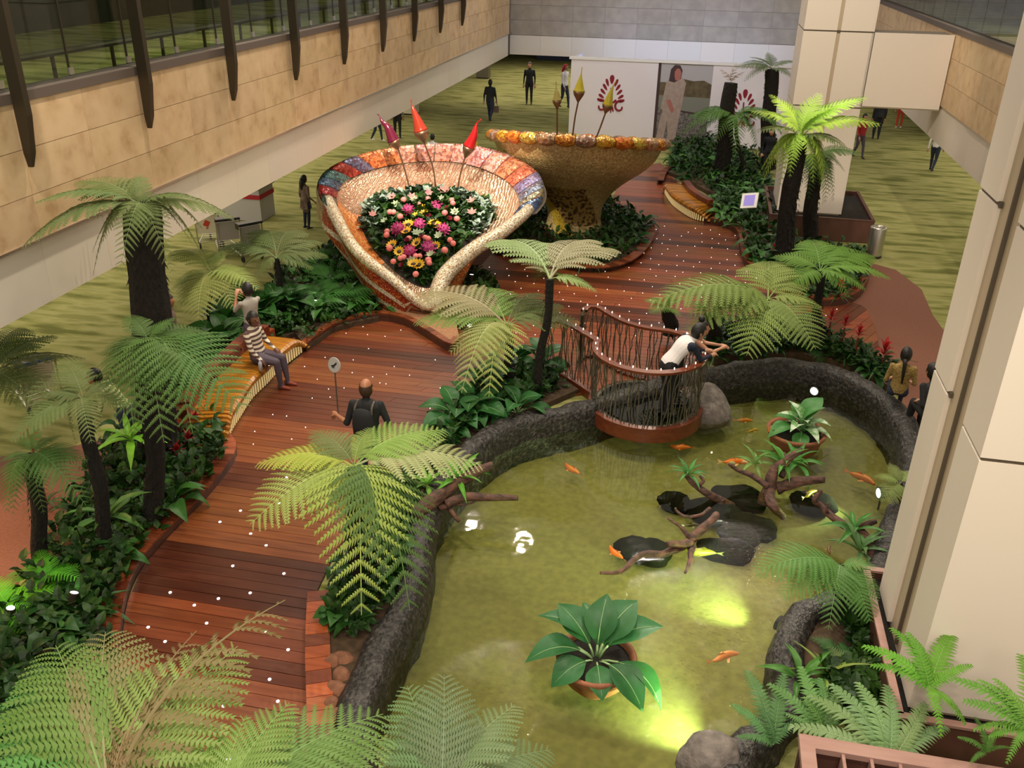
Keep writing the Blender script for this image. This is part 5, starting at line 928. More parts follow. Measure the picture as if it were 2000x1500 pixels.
# ------------------------------------------------------------------ koi pond: pots, driftwood, fish, lights
def pot(loc, r, h, label, m='terracotta'):
    t = thing('bowl_planter',label,'plant pot',loc); c = WL(t); mb = MB()
    mb.lathe([(r*.55,-.36),(r*.85,-.2),(r*.98,h-.06),(r*1.06,h-.05),(r*1.08,h),(r*1.0,h+.01),(r*.93,h-.02),(r*.9,h-.08)],c,32); mb.obj('bowl',m,t,smooth=True)
    mb = MB(); mb.lathe([(r*.92,h-.06),(r*.5,h-.03),(0,h-.02)],c,24); mb.obj('soil','black_soil',t); return t
def leafy(t, spec, h, colf, mesh='big'):
    for az,el,l,w in spec:
        m = Matrix.Translation((.03*math.cos(az),.03*math.sin(az),h-.05)) @ Matrix.Rotation(az,4,'Z') @ Matrix.Rotation(-el,4,'Y') @ Matrix.Rotation(rnd(-.3,.3),4,'X') @ Matrix.Diagonal((l,w,l,1)); inst('leaf',LM[mesh],t,m,colf())
pt = (-0.524,7.636,0.05); p1 = pot((pt[0],pt[1],0),.42,.06,'round terracotta bowl of large dark green leaves standing in the near pond')
leafy(p1,[(math.radians(a),e,l,w) for a,e,l,w in ((165,.42,1.25,1.15),(200,.05,1.25,1.15),(182,-.15,1.2,1.0),(225,-.15,.95,1.1),(285,-.2,.8,1.0),(318,-.2,1.2,1.15),(338,-.35,1.35,1.0),(20,.5,1.3,1.2),(50,.75,1.25,1.5),(85,.95,1.15,1.2),(118,.7,1.0,1.0),(145,.6,1.15,1.1),(60,.35,.9,1.0))],.06,lambda: jit((.04,.155,.055),.15))
pt = (2.028,13.431,0.05); p2 = pot((pt[0],pt[1],0),.44,.10,'wide clay bowl with a pale variegated plant in the far pond','terracotta')
mat('varieg',(.55,.72,.42),.45,col2=[(.12,.34,.08),(.70,.85,.62)],scale=7,ramp=(.35,.6),trans=.25)
VL = leaf_mesh('leaf',.55,.10,.62,.3,n=8,m='varieg',stalk=.2)
for i in range(17):
    a = i*2.4; el = 1.0-.085*i; inst('leaf',VL if i%3 else LM['big'],p2,Matrix.Translation((.08,.02,.06)) @ Matrix.Rotation(a,4,'Z') @ Matrix.Rotation(-el,4,'Y') @ Matrix.Scale(rnd(.8,1.1),4),(.08,.28,.07))
inst('dead_leaf',LM['round'],p2,Matrix.Translation((-.25,-.1,.05)) @ Matrix.Rotation(3.4,4,'Z') @ Matrix.Scale(.6,4),(.45,.16,.02))
def wood(label, branches, group=None):
    c = branches[0][0][0]; t = thing('driftwood',label,'driftwood',(c[0],c[1],0)); 
    for i,(pts,r0,r1) in enumerate(branches):
        q = smoothline(pts,5); n = len(q); mb = MB(); mb.tube([p+Vector((noise.noise(p*5),noise.noise(p*5+Vector((9,0,0))),0))*.025 for p in q],[(r0+(r1-r0)*j/(n-1))*(1+.2*noise.noise(q[j]*9)) for j in range(n)],9); mb.obj('trunk' if i==0 else 'branch','driftwood',t,smooth=True)
    return t
wood('gnarled driftwood with a pale forked branch in the far part of the pond',[([(1.482,11.716,-0.3),(1.556,11.83,0),(1.608,11.953,0.2),(1.806,12.025,0.38),(1.969,12.123,0.46)],.11,.04),([(1.516,11.749,0),(1.287,11.854,0.08),(1.056,11.86,0.15),(0.909,11.837,0.25)],.05,.022),([(1.646,11.866,-0.1),(1.959,11.916,0.05),(2.326,11.919,0.12)],.10,.055),([(1.694,11.918,0.1),(1.758,12.128,0.25),(1.722,12.263,0.3)],.05,.03),([(1.531,11.768,-0.1),(1.585,11.37,-0.1),(1.762,11.443,-0.3)],.09,.05)])
wood('dark driftwood arm with a small plant west of the stone cluster',[([(1.033,11.542,-0.3),(0.667,11.34,0),(0.431,11.326,0.15),(0.308,11.327,0.28)],.07,.028),([(0.486,11.316,0.12),(0.571,11.349,0.2),(0.502,11.441,0.22)],.035,.02)])
wood('thin curled twig lying on the near stones of the cluster',[([(0.67,10.922,0.02),(0.53,10.665,0.05),(0.355,10.555,0.08),(0.222,10.629,0.12),(0.205,10.629,0.16)],.03,.015)])
wood('broken root with a pinkish cut end reaching toward the yellow koi',[([(0.451,10.135,-0.05),(0.313,9.981,0.03),(0.132,9.814,0.12)],.06,.045),([(0.419,10.22,-0.1),(0.125,9.812,-0.02),(-0.199,9.654,0),(-0.396,9.257,0.02),(-0.657,9.067,0.08)],.06,.02),([(0.47,10.115,-0.1),(0.446,9.693,0),(0.4,9.383,0.04)],.05,.02),([(0.45,10.346,-0.1),(0.299,10.411,0),(0.101,10.429,0.1)],.035,.015),([(0.451,10.287,-0.1),(0.671,10.548,0.05),(0.773,10.76,0.05)],.07,.05)])
wood('curved driftwood branch with rosette plants against the near column',[([(2.849,9.98,0),(2.724,10.197,0.1),(2.624,10.548,0.2),(2.384,10.73,0.2),(2.166,10.979,0.25),(2.046,10.952,0.35),(2.106,10.992,0.5)],.085,.028),([(2.531,10.585,0.2),(2.677,10.594,0.3),(2.816,10.637,0.35)],.05,.03),([(2.253,10.885,0.2),(2.213,10.851,0.3),(2.204,10.862,0.4)],.03,.012)])
wood('thick log with two pale cut branches on the left pond rim',[([(-3.232,9.467,0.25),(-3.018,9.832,0.33),(-2.858,10.176,0.36),(-2.632,10.445,0.42),(-2.389,10.609,0.5)],.13,.055),([(-2.882,9.859,0.25),(-2.646,10.061,0.28),(-2.29,10.088,0.3),(-1.923,10.115,0.33)],.075,.038),([(-3.023,9.838,0.2),(-2.852,9.878,0.2),(-2.738,9.798,0.12),(-2.665,9.794,0.05)],.05,.025),([(-2.835,9.946,0.2),(-2.629,9.994,0.2),(-2.495,10.039,0.25)],.02,.01)])
for (x,y,z),lb,S,c in (((1.716,12.044,0.25),'strappy green plant growing on the forked driftwood',.7,(.10,.30,.05)),((0.343,11.377,0.28),'small fan leaved plant on the dark driftwood arm',.55,(.08,.24,.06)),((1.329,12.169,0.12),'pale grassy plant behind the forked driftwood',.6,(.2,.34,.10)),((2.533,10.514,0.25),'upright green rosette on the curved driftwood branch',.7,(.09,.26,.06)),((2.589,10.209,0.15),'spreading grey green rosette on the curved driftwood',.75,(.14,.27,.10)),((-2.817,10.297,0.4),'bright grassy fern on top of the thick log',.75,(.13,.38,.04)),((-3.244,10.221,0.3),'yellow green rosette beside the thick log',.6,(.2,.42,.06)),((1.945,12.349,0.1),'broad leaved green plant at the right of the forked driftwood',.75,(.10,.30,.07))):
    plant('epiphyte',lb,(x,y,z-.03),'nest',11,c,S,up=(.2,1.2))
def koi(p, az, L, label, col, m='koi', z=-.24):
    L *= .85; t = thing('koi',label,'fish',(p[0],p[1],z)); rows = []; n = 10
    for i in range(11):
        s = i/10; r = L*.115*(math.sin(PI*min(1,s*.9+.08))**.75); b = .06*L*math.sin(s*5); rows.append([(L*(.5-s*.82),b+r*.85*math.cos(2*PI*j/n),r*math.sin(2*PI*j/n)) for j in range(n)])
    R = Matrix.Rotation(az,4,'Z'); mb = MB(); mb.loft(rows,True); mb.add(rows[0],[tuple(range(n))]); inst('body',mb.mesh('body',m,smooth=True),t,R,col)
    b = .06*L*math.sin(5); tf = MB(); tf.add([(-.30*L,b,.0),(-.52*L,b*1.3+.03*L,.10*L),(-.46*L,b*1.4,.0),(-.52*L,b*1.3-.03*L,-.08*L)],[(0,1,2),(0,2,3)]); inst('tail_fin',tf.mesh('tail_fin','koi'),t,R,tuple(c*.9+.06 for c in col))
    for sd in (-1,1): f = MB(); f.add([(.22*L,sd*.07*L,-.02*L),(.12*L,sd*.22*L,-.03*L),(.06*L,sd*.20*L,-.03*L),(.12*L,sd*.08*L,-.02*L)],[(0,1,2,3)]); inst('side_fin',f.mesh('side_fin','koi'),t,R,tuple(c*.9+.06 for c in col))
    f = MB(); f.add([(.15*L,0,.09*L),(.0,.0,.17*L),(-.15*L,0,.09*L)],[(0,1,2)]); inst('back_fin',f.mesh('back_fin','koi'),t,R,col)
OR = (.62,.17,.02)
koi((-1.403,11.923,-0.12),2.3,.52,'orange koi with a pale tail left of the balcony shadow',OR); koi((0.248,13.035,-0.12),3.1,.48,'slim orange koi just below the balcony ring',(.62,.16,.02)); koi((1.039,12.757,-0.12),0.1,.55,'orange and white patched koi beside a white reflection',(.8,.4,.2),'koi_patch')
koi((2.983,12.761,-0.12),-.75,.62,'long bright orange koi near the right pond rim',OR); koi((1.228,14.21,-0.12),.1,.40,'small dull orange koi between boulder and variegated pot',(.6,.22,.03)); koi((1.373,13.87,-0.12),.5,.32,'small yellowish koi between the boulder and the pot',(.55,.35,.05))
koi((-0.514,9.937,-0.12),2.2,.45,'orange and black spotted koi by the dark stones',(.6,.2,.06),'koi_patch'); koi((0.628,10.122,-0.12),3.05,.60,'yellow green koi beside the broken root',(.28,.29,.02),z=-.15); koi((2.131,11.913,-0.12),.8,.42,'bright yellow koi in the green light beam',(.5,.36,.03),z=-.15); koi((0.875,8.265,-0.12),.5,.50,'blurred pink orange koi under the rippling water',(.75,.26,.10))
koi((2.717,10.323,-0.12),2.0,.50,'orange and white koi under the curved driftwood',(.8,.3,.1),'koi_patch'); koi((2.195,9.773,-0.12),.3,.45,'orange koi partly hidden under the bay fern',OR); koi((2.311,10.664,-0.12),1.3,.30,'small dark brown koi right of the stone cluster',(.22,.10,.05)); koi((2.138,12.455,-0.12),-.6,.36,'orange koi behind the forked driftwood',OR); koi((1.346,15.487,-0.12),.2,.35,'small pale green fish near the far pond edge',(.35,.40,.15)); koi((0.437,10.843,-0.12),.2,.3,'dark olive fish beside the curled twig',(.10,.08,.03))
def pondlight(p, a, label, power):
    p = Vector(p); a = Vector(a); t = thing('underwater_light',label,'lamp',p); d = (a-p); d.z = 0; d.normalize(); R = d.to_track_quat('Z','Y').to_matrix()
    mb = MB(); pr = [(.0,-.14),(.07,-.14),(.095,-.02),(.10,.0),(.088,.005)]
    q = MB(); q.lathe(pr,n=16); mb.add([R@Vector(v)+p for v in q.v],q.f); mb.obj('housing','rubber',t)
    mb = MB(); q = MB(); q.lathe([(.07,.004),(0,.012)],n=16); mb.add([R@Vector(v)+p for v in q.v],q.f); mb.obj('lens','lamp_lens',t)
    mb = MB(); mb.tube([p-d*.05,p-d*.05+Vector((0,0,-.3))],.015,6); mb.obj('bracket','dark_metal',t)
    lamp('pond_spot','SPOT',p+d*.06,power,(.72,1,.50),.03,aim=a,angle=72,blend=1)
pondlight((2.52,15.488,-0.15),(1.576,13.956,-0.35),'glowing underwater spotlight at the far pond edge',60); pondlight((3.162,12.188,-0.15),(1.639,11.759,-0.35),'underwater spotlight by the near column shining left',190); pondlight((1.533,8.912,-0.15),(0.076,10.083,-0.4),'underwater spotlight in the bay shining toward the broken root',480); pondlight((0.943,6.771,-0.15),(-0.403,8.092,-0.4),'underwater spotlight at the lower pond edge',680)
for p,lb,c in (((-4.037,15.775,0.32),'small spotlight glowing lime green among leaves right of the mosaic bowl',(.6,1,.2)),((-7.475,16.267,0.32),'tiny green lit spotlight in the ferns left of the mosaic bowl',(.7,1,.2)),((-7.017,9.503,0.32),'small green lit spotlight under the thick black trunk',(.6,1,.4)),((-7.031,6.587,0.32),'lime lit spotlight in the leaves at the far left edge',(.6,1,.2)),((1.311,34.459,0.32),'white garden spotlight behind the cut topped trunk',(.85,.85,1)),((1.891,27.439,0.32),'small white spotlight beside the purple display',(.85,.85,1)),((-6.508,6.967,0.32),'white spotlight glinting in the left bed',(.8,.85,1)),((-4.725,18.624,0.32),'white lit stone globe on the grass right of the mosaic bowl',(1,1,1))):
    p = Vector(p); t = thing('garden_spotlight',lb,'lamp',(p.x,p.y,0)); mb = MB(); mb.tube([(p.x,p.y,0),(p.x,p.y,.26)],.012,6); mb.obj('spike','dark_metal',t)
    q = MB(); q.lathe([(.0,-.09),(.045,-.09),(.055,.05),(.05,.06)],n=12); R = Euler((rnd(-.4,.4),rnd(-.4,.4),0)).to_matrix(); mb = MB(); mb.add([R@Vector(v)+p for v in q.v],q.f); mb.obj('head','dark_metal',t)
    q = MB(); q.lathe([(.045,.055),(0,.06)],n=12); mb = MB(); mb.add([R@Vector(v)+p for v in q.v],q.f); mb.obj('lens','light_white',t)
    lamp('garden_spot','SPOT',p+R@Vector((0,0,.08)),14,c,.03,aim=p+R@Vector((.05,.1,1)),angle=110,blend=1)
for p,tall,lb in (((-7.07,10.508,0.15),0,'dark red bromeliad on the kerb side of the left bed'),((-7.269,11.075,0.15),0,'red bromeliad below the bench end'),((-7.041,10.135,0.15),0,'small red bromeliad under the thick black trunk'),((-8.517,14.344,0.15),.1,'purple red bromeliad behind the bench back')): bromeliad(p,lb,tall=tall,S=.9,col=(.30,.012,.015))
for i,p in enumerate([(2.86,17.164,0.15),(3.094,16.918,0.15),(3.287,16.478,0.15)]): bromeliad(p,('first','second','third')[i]+' from the left of the three red bromeliad spikes behind the pond',S=.9,tall=.38)
bromeliad((3.707,16.072,0.15),'large red star bromeliad beside the seated woman',S=1.25,tall=.1); bromeliad((2.383,19.031,0.3)[:2]+(.12,),'red flower in the middle of the planter tip',tall=.22,S=.6); bromeliad((3.363,19.762,0.3)[:2]+(.12,),'red flower at the right of the planter tip',tall=.22,S=.8,col=(.6,.06,.04)); bromeliad((2.054,22.194,0.3)[:2]+(.12,),'red flower beside the black trunk base',tall=.22,S=.7,col=(.5,.03,.03)); bromeliad((3.063,22.582,0.3)[:2]+(.12,),'red flower behind the slim trunked fern crown',tall=.22,S=.7,col=(.4,.05,.04)); bromeliad((-8.333,8.875,1)[:2]+(.05,),'bright red bloom on a tall stem among fronds at the left edge',S=.8,col=(.55,.02,.015),tall=1.15)
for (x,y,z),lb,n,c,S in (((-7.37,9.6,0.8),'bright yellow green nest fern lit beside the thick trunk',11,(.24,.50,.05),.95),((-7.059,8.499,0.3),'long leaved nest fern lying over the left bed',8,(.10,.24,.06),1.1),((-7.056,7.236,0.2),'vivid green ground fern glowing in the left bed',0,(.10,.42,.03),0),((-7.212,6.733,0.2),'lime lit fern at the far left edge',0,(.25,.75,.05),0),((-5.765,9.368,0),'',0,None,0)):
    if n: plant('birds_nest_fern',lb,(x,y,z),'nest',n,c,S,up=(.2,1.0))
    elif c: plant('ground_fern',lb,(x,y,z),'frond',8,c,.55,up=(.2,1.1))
for p,lb in (((-2.951,14.61,0.3),'big leaved dark green arum between the two slim fern trunks'),((-3.194,12.692,0.3),'broad leaved shrub hanging over the path below the beige fern'),((-3.1,13.595,0.3),'large leaved shrub around the trunk of the beige fern'),((-2.404,14.744,0.3),'arum with horizontal leaves beside the balcony bars'),((-3.434,12.451,0.3),'low broad leaved plant at the path edge under the shrubs'),((-2.498,12.861,0.3),'broad leaved plant above the dark pond rim')):
    plant('arum_plant',lb,(p[0],p[1],.12),'big',10,(.035,.15,.04),1.05,up=(.1,1.1))
p = (-8.056,12.368,0.6); t = plant('heliconia','yellow and orange pointed flower above the left bed foliage',(p[0],p[1],.15),'strap',7,(.04,.12,.02),.8)
for i in range(4): inst('bract',LM['nest'],t,Matrix.Translation((0,0,.45)) @ Matrix.Rotation(i*1.6,4,'Z') @ Matrix.Rotation(-.9,4,'Y') @ Matrix.Scale(.32,4),(.85,.5,.04) if i%2 else (.9,.75,.5))
inst('flower_stem',sttm,t,Matrix.Translation((0,0,.25)),(.1,.2,.05)); inst('flower_stem',sttm,t,Matrix.Translation((0,0,.46)),(.1,.2,.05))

plant('strap_leaf_plant','thin yellow green stemmed plant at the foot of the pond bay',(1.899,7.675,0.15),'strap',12,(.24,.34,.06),1.1,up=(.2,1.2))
plant('strap_leaf_plant','grassy green plant leaning over the bay border',(1.611,7.544,0.25),'nest',10,(.08,.22,.04),.7,up=(.3,1.2))
plant('ground_fern','pale feathery ground fern between bay and planter box',(2.207,7.858,0.15),'frond',8,(.20,.30,.12),.5,up=(.2,.9))
# ------------------------------------------------------------------ people
def stripemat(name, c1, c2, sc, axis='Z', duty=.5):
    m = bpy.data.materials.new(name); m.use_nodes = True; nt = m.node_tree; N = nt.nodes; L = nt.links; b = N['Principled BSDF']; b.inputs['Roughness'].default_value = .85
    tc = N.new('ShaderNodeTexCoord'); w = N.new('ShaderNodeTexWave'); w.bands_direction = axis; w.inputs['Scale'].default_value = sc; w.inputs['Distortion'].default_value = .6; r = N.new('ShaderNodeValToRGB')
    r.color_ramp.interpolation = 'CONSTANT'; r.color_ramp.elements[0].color = (*c1,1); r.color_ramp.elements[1].color = (*c2,1); r.color_ramp.elements[1].position = duty
    L.new(tc.outputs['Object'],w.inputs['Vector']); L.new(w.outputs['Fac'],r.inputs[0]); L.new(r.outputs[0],b.inputs['Base Color']); MATS[name] = m
stripemat('stripes',(.10,.055,.045),(.72,.62,.50),3.9,duty=.45); stripemat('stripes_lime',(.30,.36,.10),(.75,.78,.42),5.5); stripemat('stripes_mono',(.02,.02,.02),(.7,.68,.6),4.5)
BASE = dict(pel=(0,0,.53),che=(0,.0,.73),neck=(0,-.01,.845),head=(0,.012,.925),
  shL=(-.108,0,.805),elL=(-.135,-.015,.63),wrL=(-.14,.03,.485),shR=(.108,0,.805),elR=(.135,-.015,.63),wrR=(.14,.03,.485),
  hiL=(-.052,0,.52),knL=(-.057,.012,.285),anL=(-.058,-.012,.045),hiR=(.052,0,.52),knR=(.057,.012,.285),anR=(.058,-.012,.045))
def hand(add, wr, d, S, grip=0):
    d = d.normalized(); up = Vector((0,0,1)); s = d.cross(up); s = s.normalized() if s.length>.1 else Vector((1,0,0)); n = s.cross(d)
    pc = wr+d*.045*S; add([wr,wr+d*.03*S,wr+d*.062*S],[.017*S,.022*S,.018*S],'hand')
    for i,(o,l) in enumerate(((-.016,.042),(-.005,.05),(.006,.047),(.016,.037))):
        a = wr+d*.058*S+s*o*S; b = a+d*l*.5*S-n*(.010+.02*grip)*S; c = b+d*l*.4*S*(1-.8*grip)-n*(.018+.02*grip)*S; add([a,b,c],[.0062*S,.0055*S,.0045*S],'hand')
    a = wr+d*.02*S-s*.016*S; add([a,a-s*.02*S+d*.018*S-n*.008*S,a-s*.022*S+d*.04*S-n*.016*S],[.0075*S,.0065*S,.005*S],'hand')
HS = [1.0]
def person(label, loc, face, S, pose, top='black', bottom='navy', sleeve=None, fore=None, skin='skin', shoe='shoe', hair='short', hairm='hair', look=0, nod=0, vox=.022, coat=None, fat=1.0, hands=True, grip=0, group=None, name='person'):
    J = {k:Vector(v) for k,v in BASE.items()}; J.update({k:Vector(v) for k,v in pose.items()})
    Rz = Matrix.Rotation(face-PI/2,3,'Z'); G = {k:Rz@(v*S) for k,v in J.items()}
    t = thing(name,label,'person',loc,group); seg = []; mb = MB()
    def add(pts, rs, tagn):
        mb.tube(pts,rs,8)
        for p,r in zip((pts[0],pts[-1]),(rs[0],rs[-1])): mb.ell(p,r*.98,8,6)
        for a,b,r,q in zip(pts,pts[1:],rs,rs[1:]): seg.append((a,b,(r+q)/2,tagn))
    for sd in 'LR':
        add([G['sh'+sd],G['el'+sd]],[.031*S*fat,.024*S*fat],'sleeve'); add([G['el'+sd],G['wr'+sd]],[.0235*S*fat,.0155*S],'fore')
        if hands: hand(add,G['wr'+sd],(G['wr'+sd]-G['el'+sd]),S,grip)
        add([G['hi'+sd],G['hi'+sd].lerp(G['kn'+sd],.45),G['kn'+sd]],[.056*S*fat,.049*S*fat,.036*S*fat],'leg'); add([G['kn'+sd],G['kn'+sd].lerp(G['an'+sd],.35),G['an'+sd]],[.035*S*fat,.034*S*fat,.022*S],'leg')
        an = G['an'+sd]; fw = Rz@Vector((0,1,0)); to = J.get('to'+sd); fd = Rz@to if to is not None else fw; add([an+Vector((0,0,-.015*S))-fd*.025*S,an+fd*.04*S+Vector((0,0,-.022*S)),an+fd*.095*S+Vector((0,0,-.028*S))],[.021*S,.021*S,.014*S],'shoe')
    # torso: stacked ellipses along the spine
    rt = (G['shR']-G['shL']).normalized(); sp = smoothline([G['pel']-Vector((0,0,.03*S)),G['pel'],G['pel'].lerp(G['che'],.5),G['che'],G['che'].lerp(G['neck'],.55),G['neck']],3); n = len(sp); rows = []
    prof = [(.0,.06,.05),(.1,.088,.066),(.25,.096,.070),(.45,.082,.060),(.65,.100,.066),(.82,.108,.058),(.93,.070,.046),(1,.034,.036)]
    def pr(f):
        for (a,x,y),(b,u,v) in zip(prof,prof[1:]):
            if f<=b: k = (f-a)/(b-a); return x+(u-x)*k,y+(v-y)*k
        return prof[-1][1:]
    for i,p in enumerate(sp):
        tg = (sp[min(i+1,n-1)]-sp[max(i-1,0)]).normalized(); fwv = tg.cross(rt).normalized()*-1; a,b = pr(i/(n-1)); rows.append([p+rt*(a*fat*S*math.cos(q))+fwv*(b*fat*S*math.sin(q)) for q in [2*PI*k/14 for k in range(14)]])
        if i: seg.append((sp[i-1],p,.07*S,'top' if i/(n-1)>.22 else 'leg'))
    mb.loft(rows,True); mb.add(rows[0],[tuple(range(14))]); mb.add(rows[-1],[tuple(range(14))[::-1]])
    if coat:
        c0 = G['pel']+Vector((0,0,.06*S)); c1 = Vector((G['pel'].x,G['pel'].y,coat*S)); mb.lathe([(.088*S,c0.z),(.10*S,(c0.z+c1.z)/2),(.115*S,c1.z),(.05*S,c1.z)],(c0.x,c0.y,0),14); seg.append((c0,c1,.10*S,'top'))
    hk = 1.18 if vox<.02 else 1.08; S0 = S; hc = G['head']+(G['head']-G['neck']).normalized()*.012*S; add([G['neck']-Vector((0,0,.02*S)),hc-Vector((0,0,.035*S))],[.031*S,.029*S],'skin')
    RH = Rz @ Euler((nod,0,look)).to_matrix()
    mb.ell(hc,(.0435*S*hk,.054*S*hk,.064*S*hk),14,12,RH); mb.ell(hc+RH@Vector((0,.018,-.030))*S*hk,(.031*S*hk,.034*S*hk,.038*S*hk),10,8,RH)
    mb.ell(hc+RH@Vector((0,.056,-.008))*S*hk,(.0075*S*hk,.012*S*hk,.014*S*hk),8,6,RH)
    for e in (-1,1): mb.ell(hc+RH@Vector((e*.045,-.004,-.004))*S*hk,(.006*S*hk,.012*S*hk,.018*S*hk),8,6,RH)
    seg.append((hc-Vector((0,0,.03*S*hk)),hc+Vector((0,0,.03*S*hk)),.05*S*hk,'skin'))
    me = mb.mesh('body','skin'); tmp = bpy.data.objects.new('tmp',me); COL.objects.link(tmp)
    m = tmp.modifiers.new('r','REMESH'); m.mode = 'VOXEL'; m.voxel_size = vox; m2 = tmp.modifiers.new('s','SMOOTH'); m2.factor = .5; m2.iterations = 2
    dg = bpy.context.evaluated_depsgraph_get(); dg.update(); nm = bpy.data.meshes.new_from_object(tmp.evaluated_get(dg)); bpy.data.objects.remove(tmp)
    nm.materials.clear(); slots = dict(top=top,sleeve=sleeve or top,fore=fore or sleeve or top,leg=bottom,shoe=shoe,skin=skin,hand=skin); keys = list(slots)
    for k in keys: nm.materials.append(M[slots[k]])
    mi = []
    for p in nm.polygons:
        c = p.center; best = None; bd = 1e9
        for a,b,r,k in seg:
            ab = b-a; l2 = ab.length_squared; f = max(0,min(1,(c-a).dot(ab)/l2)) if l2 else 0; d = (c-(a+ab*f)).length-r
            if d<bd: bd = d; best = k
        mi.append(keys.index(best))
    nm.polygons.foreach_set('material_index',mi); nm.polygons.foreach_set('use_smooth',[True]*len(mi)); nm.name = 'body'
    o = bpy.data.objects.new('body',nm); COL.objects.link(o); o.parent = t
    # hair, eyes, mouth
    def shell(keep, sc, off): 
        q = MB(); q.ell((0,0,0),(.0435*sc,.054*sc,.064*sc),18,14); out = MB(); ok = []
        for f in q.f:
            c = sum((Vector(q.v[i]) for i in f),Vector())/len(f); c = Vector((c.x/.0435,c.y/.054,c.z/.064))/sc
            if keep(c): ok.append(f)
        out.v = [tuple(hc+RH@(Vector(v)+Vector(off))*S*hk) for v in q.v]; out.f = ok; out.m = [0]*len(ok); return out
    if hair!='none':
        if hair=='bald': h = shell(lambda c:c.z<.45 and c.z>-.75 and c.y<.25,1.06,(0,-.004,0))
        else: h = shell(lambda c:not(c.y>.25 and c.z<.52) and c.z>-.8 and not(c.y>-.1 and c.z<-.15 and hair=='short'),1.13,(0,-.005,.004))
        hp = lambda x,y,z: hc+RH@Vector((x,y,z))*S*hk
        if hair=='long': h.tube([hp(0,-.045,.02),hp(0,-.062,-.06),hp(0,-.06,-.15),hp(0,-.055,-.20)],[.035*S*hk,.042*S*hk,.034*S*hk,.010*S*hk],10)
        if hair=='tail': h.tube([hp(0,-.05,-.02),hp(.002,-.068,-.07),hp(.006,-.075,-.15),hp(.012,-.07,-.25)],[.022*S*hk,.017*S*hk,.014*S*hk,.006*S*hk],8)
        if hair=='bun': h.ell(hp(0,-.02,.085),.030*S*hk,10,8)
        if hair=='knot': h.ell(hp(0,-.065,-.01),.026*S*hk,10,8)
        h.obj2 = None; o = bpy.data.objects.new('hair',h.mesh('hair',hairm,smooth=True)); COL.objects.link(o); o.parent = t
    if vox<.02:
        for e in (-1,1): q = MB(); q.ell(hc+RH@Vector((e*.017,.0475,.006))*S*hk,(.006*S*hk,.005*S*hk,.0035*S*hk),8,6,RH); o = bpy.data.objects.new('eye',q.mesh('eye','eye')); COL.objects.link(o); o.parent = t
        q = MB(); q.ell(hc+RH@Vector((0,.0485,-.033))*S*hk,(.012*S*hk,.005*S*hk,.0035*S*hk),8,6,RH); o = bpy.data.objects.new('mouth',q.mesh('mouth','lip')); COL.objects.link(o); o.parent = t
    return t
WALK = dict(knL=(-.055,.07,.29),anL=(-.055,.10,.05),knR=(.055,-.01,.285),anR=(.055,-.13,.07),elL=(-.135,-.05,.64),wrL=(-.14,-.06,.49),elR=(.135,.03,.64),wrR=(.13,.10,.51))
def D(a): return math.radians(a)
def SIT(h, fwd=.25, kn=.0): # seated pose, seat height h (in statures)
    return dict(pel=(0,0,h+.045),che=(0,.0,h+.245),neck=(0,.0,h+.36),head=(0,.02,h+.44),shL=(-.105,0,h+.32),shR=(.105,0,h+.32),hiL=(-.052,.0,h+.04),hiR=(.052,.0,h+.04),knL=(-.06,fwd,h+.055),knR=(.06,fwd,h+.055),anL=(-.06,fwd+.03,.045),anR=(.06,fwd+.03,.045),elL=(-.14,.0,h+.15),wrL=(-.09,.13,h+.12),elR=(.14,.0,h+.15),wrR=(.09,.13,h+.12))
person('woman in a brown and white striped top sitting on the amber bench',(-7.200,13.140,0.000),D(-4),1.7,{**SIT(.285,.27),'che':(0,-.03,.52),'neck':(0,-.035,.635),'head':(0,-.01,.715),'shL':(-.11,-.035,.595),'shR':(.115,-.035,.595),'elR':(.15,.02,.44),'wrR':(.12,.10,.335),'elL':(-.14,.02,.44),'wrL':(-.08,.15,.39),'knR':(.075,.25,.315),'anR':(.065,.265,.05),'knL':(-.05,.25,.315),'anL':(-.045,.285,.05)},top='stripes',bottom='slate',skin='skin_dark',fore='stripes',shoe='redshoe',hair='knot',vox=.012,fat=1.12,look=-.35)
BALD = (-4.114,10.312,0.000)
person('bald man in a black shirt seen from behind raising a round sign',BALD,D(97),1.76,{'elL':(-.16,-.02,.635),'wrL':(-0.276,0.114,0.625),'elR':(.17,.0,.63),'wrR':(.12,.10,.55)},top='black',bottom='denim',fore='skin_tan',skin='skin_tan',hair='bald',hairm='hair_brown',vox=.012,fat=1.1,grip=1)
SIGNB = (-4.621,10.492,1.220); SIGNT = (-4.620,10.490,1.868); BOTTLE = (-7.000,12.800,0.435)
person('man in a white vest with navy sleeves leaning on the balcony rail',(-0.100,13.400,0.140),0.4363323129985824,1.76,{'pel':(0,-.02,.52),'che':(0,.10,.68),'neck':(0,.19,.765),'head':(0,.245,.815),'shL':(-.11,.165,.735),'shR':(.11,.165,.735),'elR':(.12,.24,.60),'wrR':(.07,.36,.605),'elL':(-.12,.24,.60),'wrL':(-.06,.36,.605),'hiL':(-.052,-.02,.51),'hiR':(.052,-.02,.51)},top='white',bottom='black',sleeve='navy',fore='navy',skin='skin',hair='short',vox=.012,fat=1.08,nod=-.3)
person('woman with a dark hair bun leaning on the balcony rail behind the man',(0.020,13.920,0.140),0.17453292519943295,1.60,{'pel':(0,-.02,.52),'che':(0,.10,.68),'neck':(0,.17,.775),'head':(0,.215,.84),'shL':(-.10,.15,.745),'shR':(.10,.15,.745),'elR':(.13,.30,.63),'wrR':(.06,.42,.655),'elL':(-.13,.28,.63),'wrL':(-.02,.42,.655)},top='coat',bottom='black',sleeve='skin',fore='skin',skin='skin',hair='bun',vox=.013)
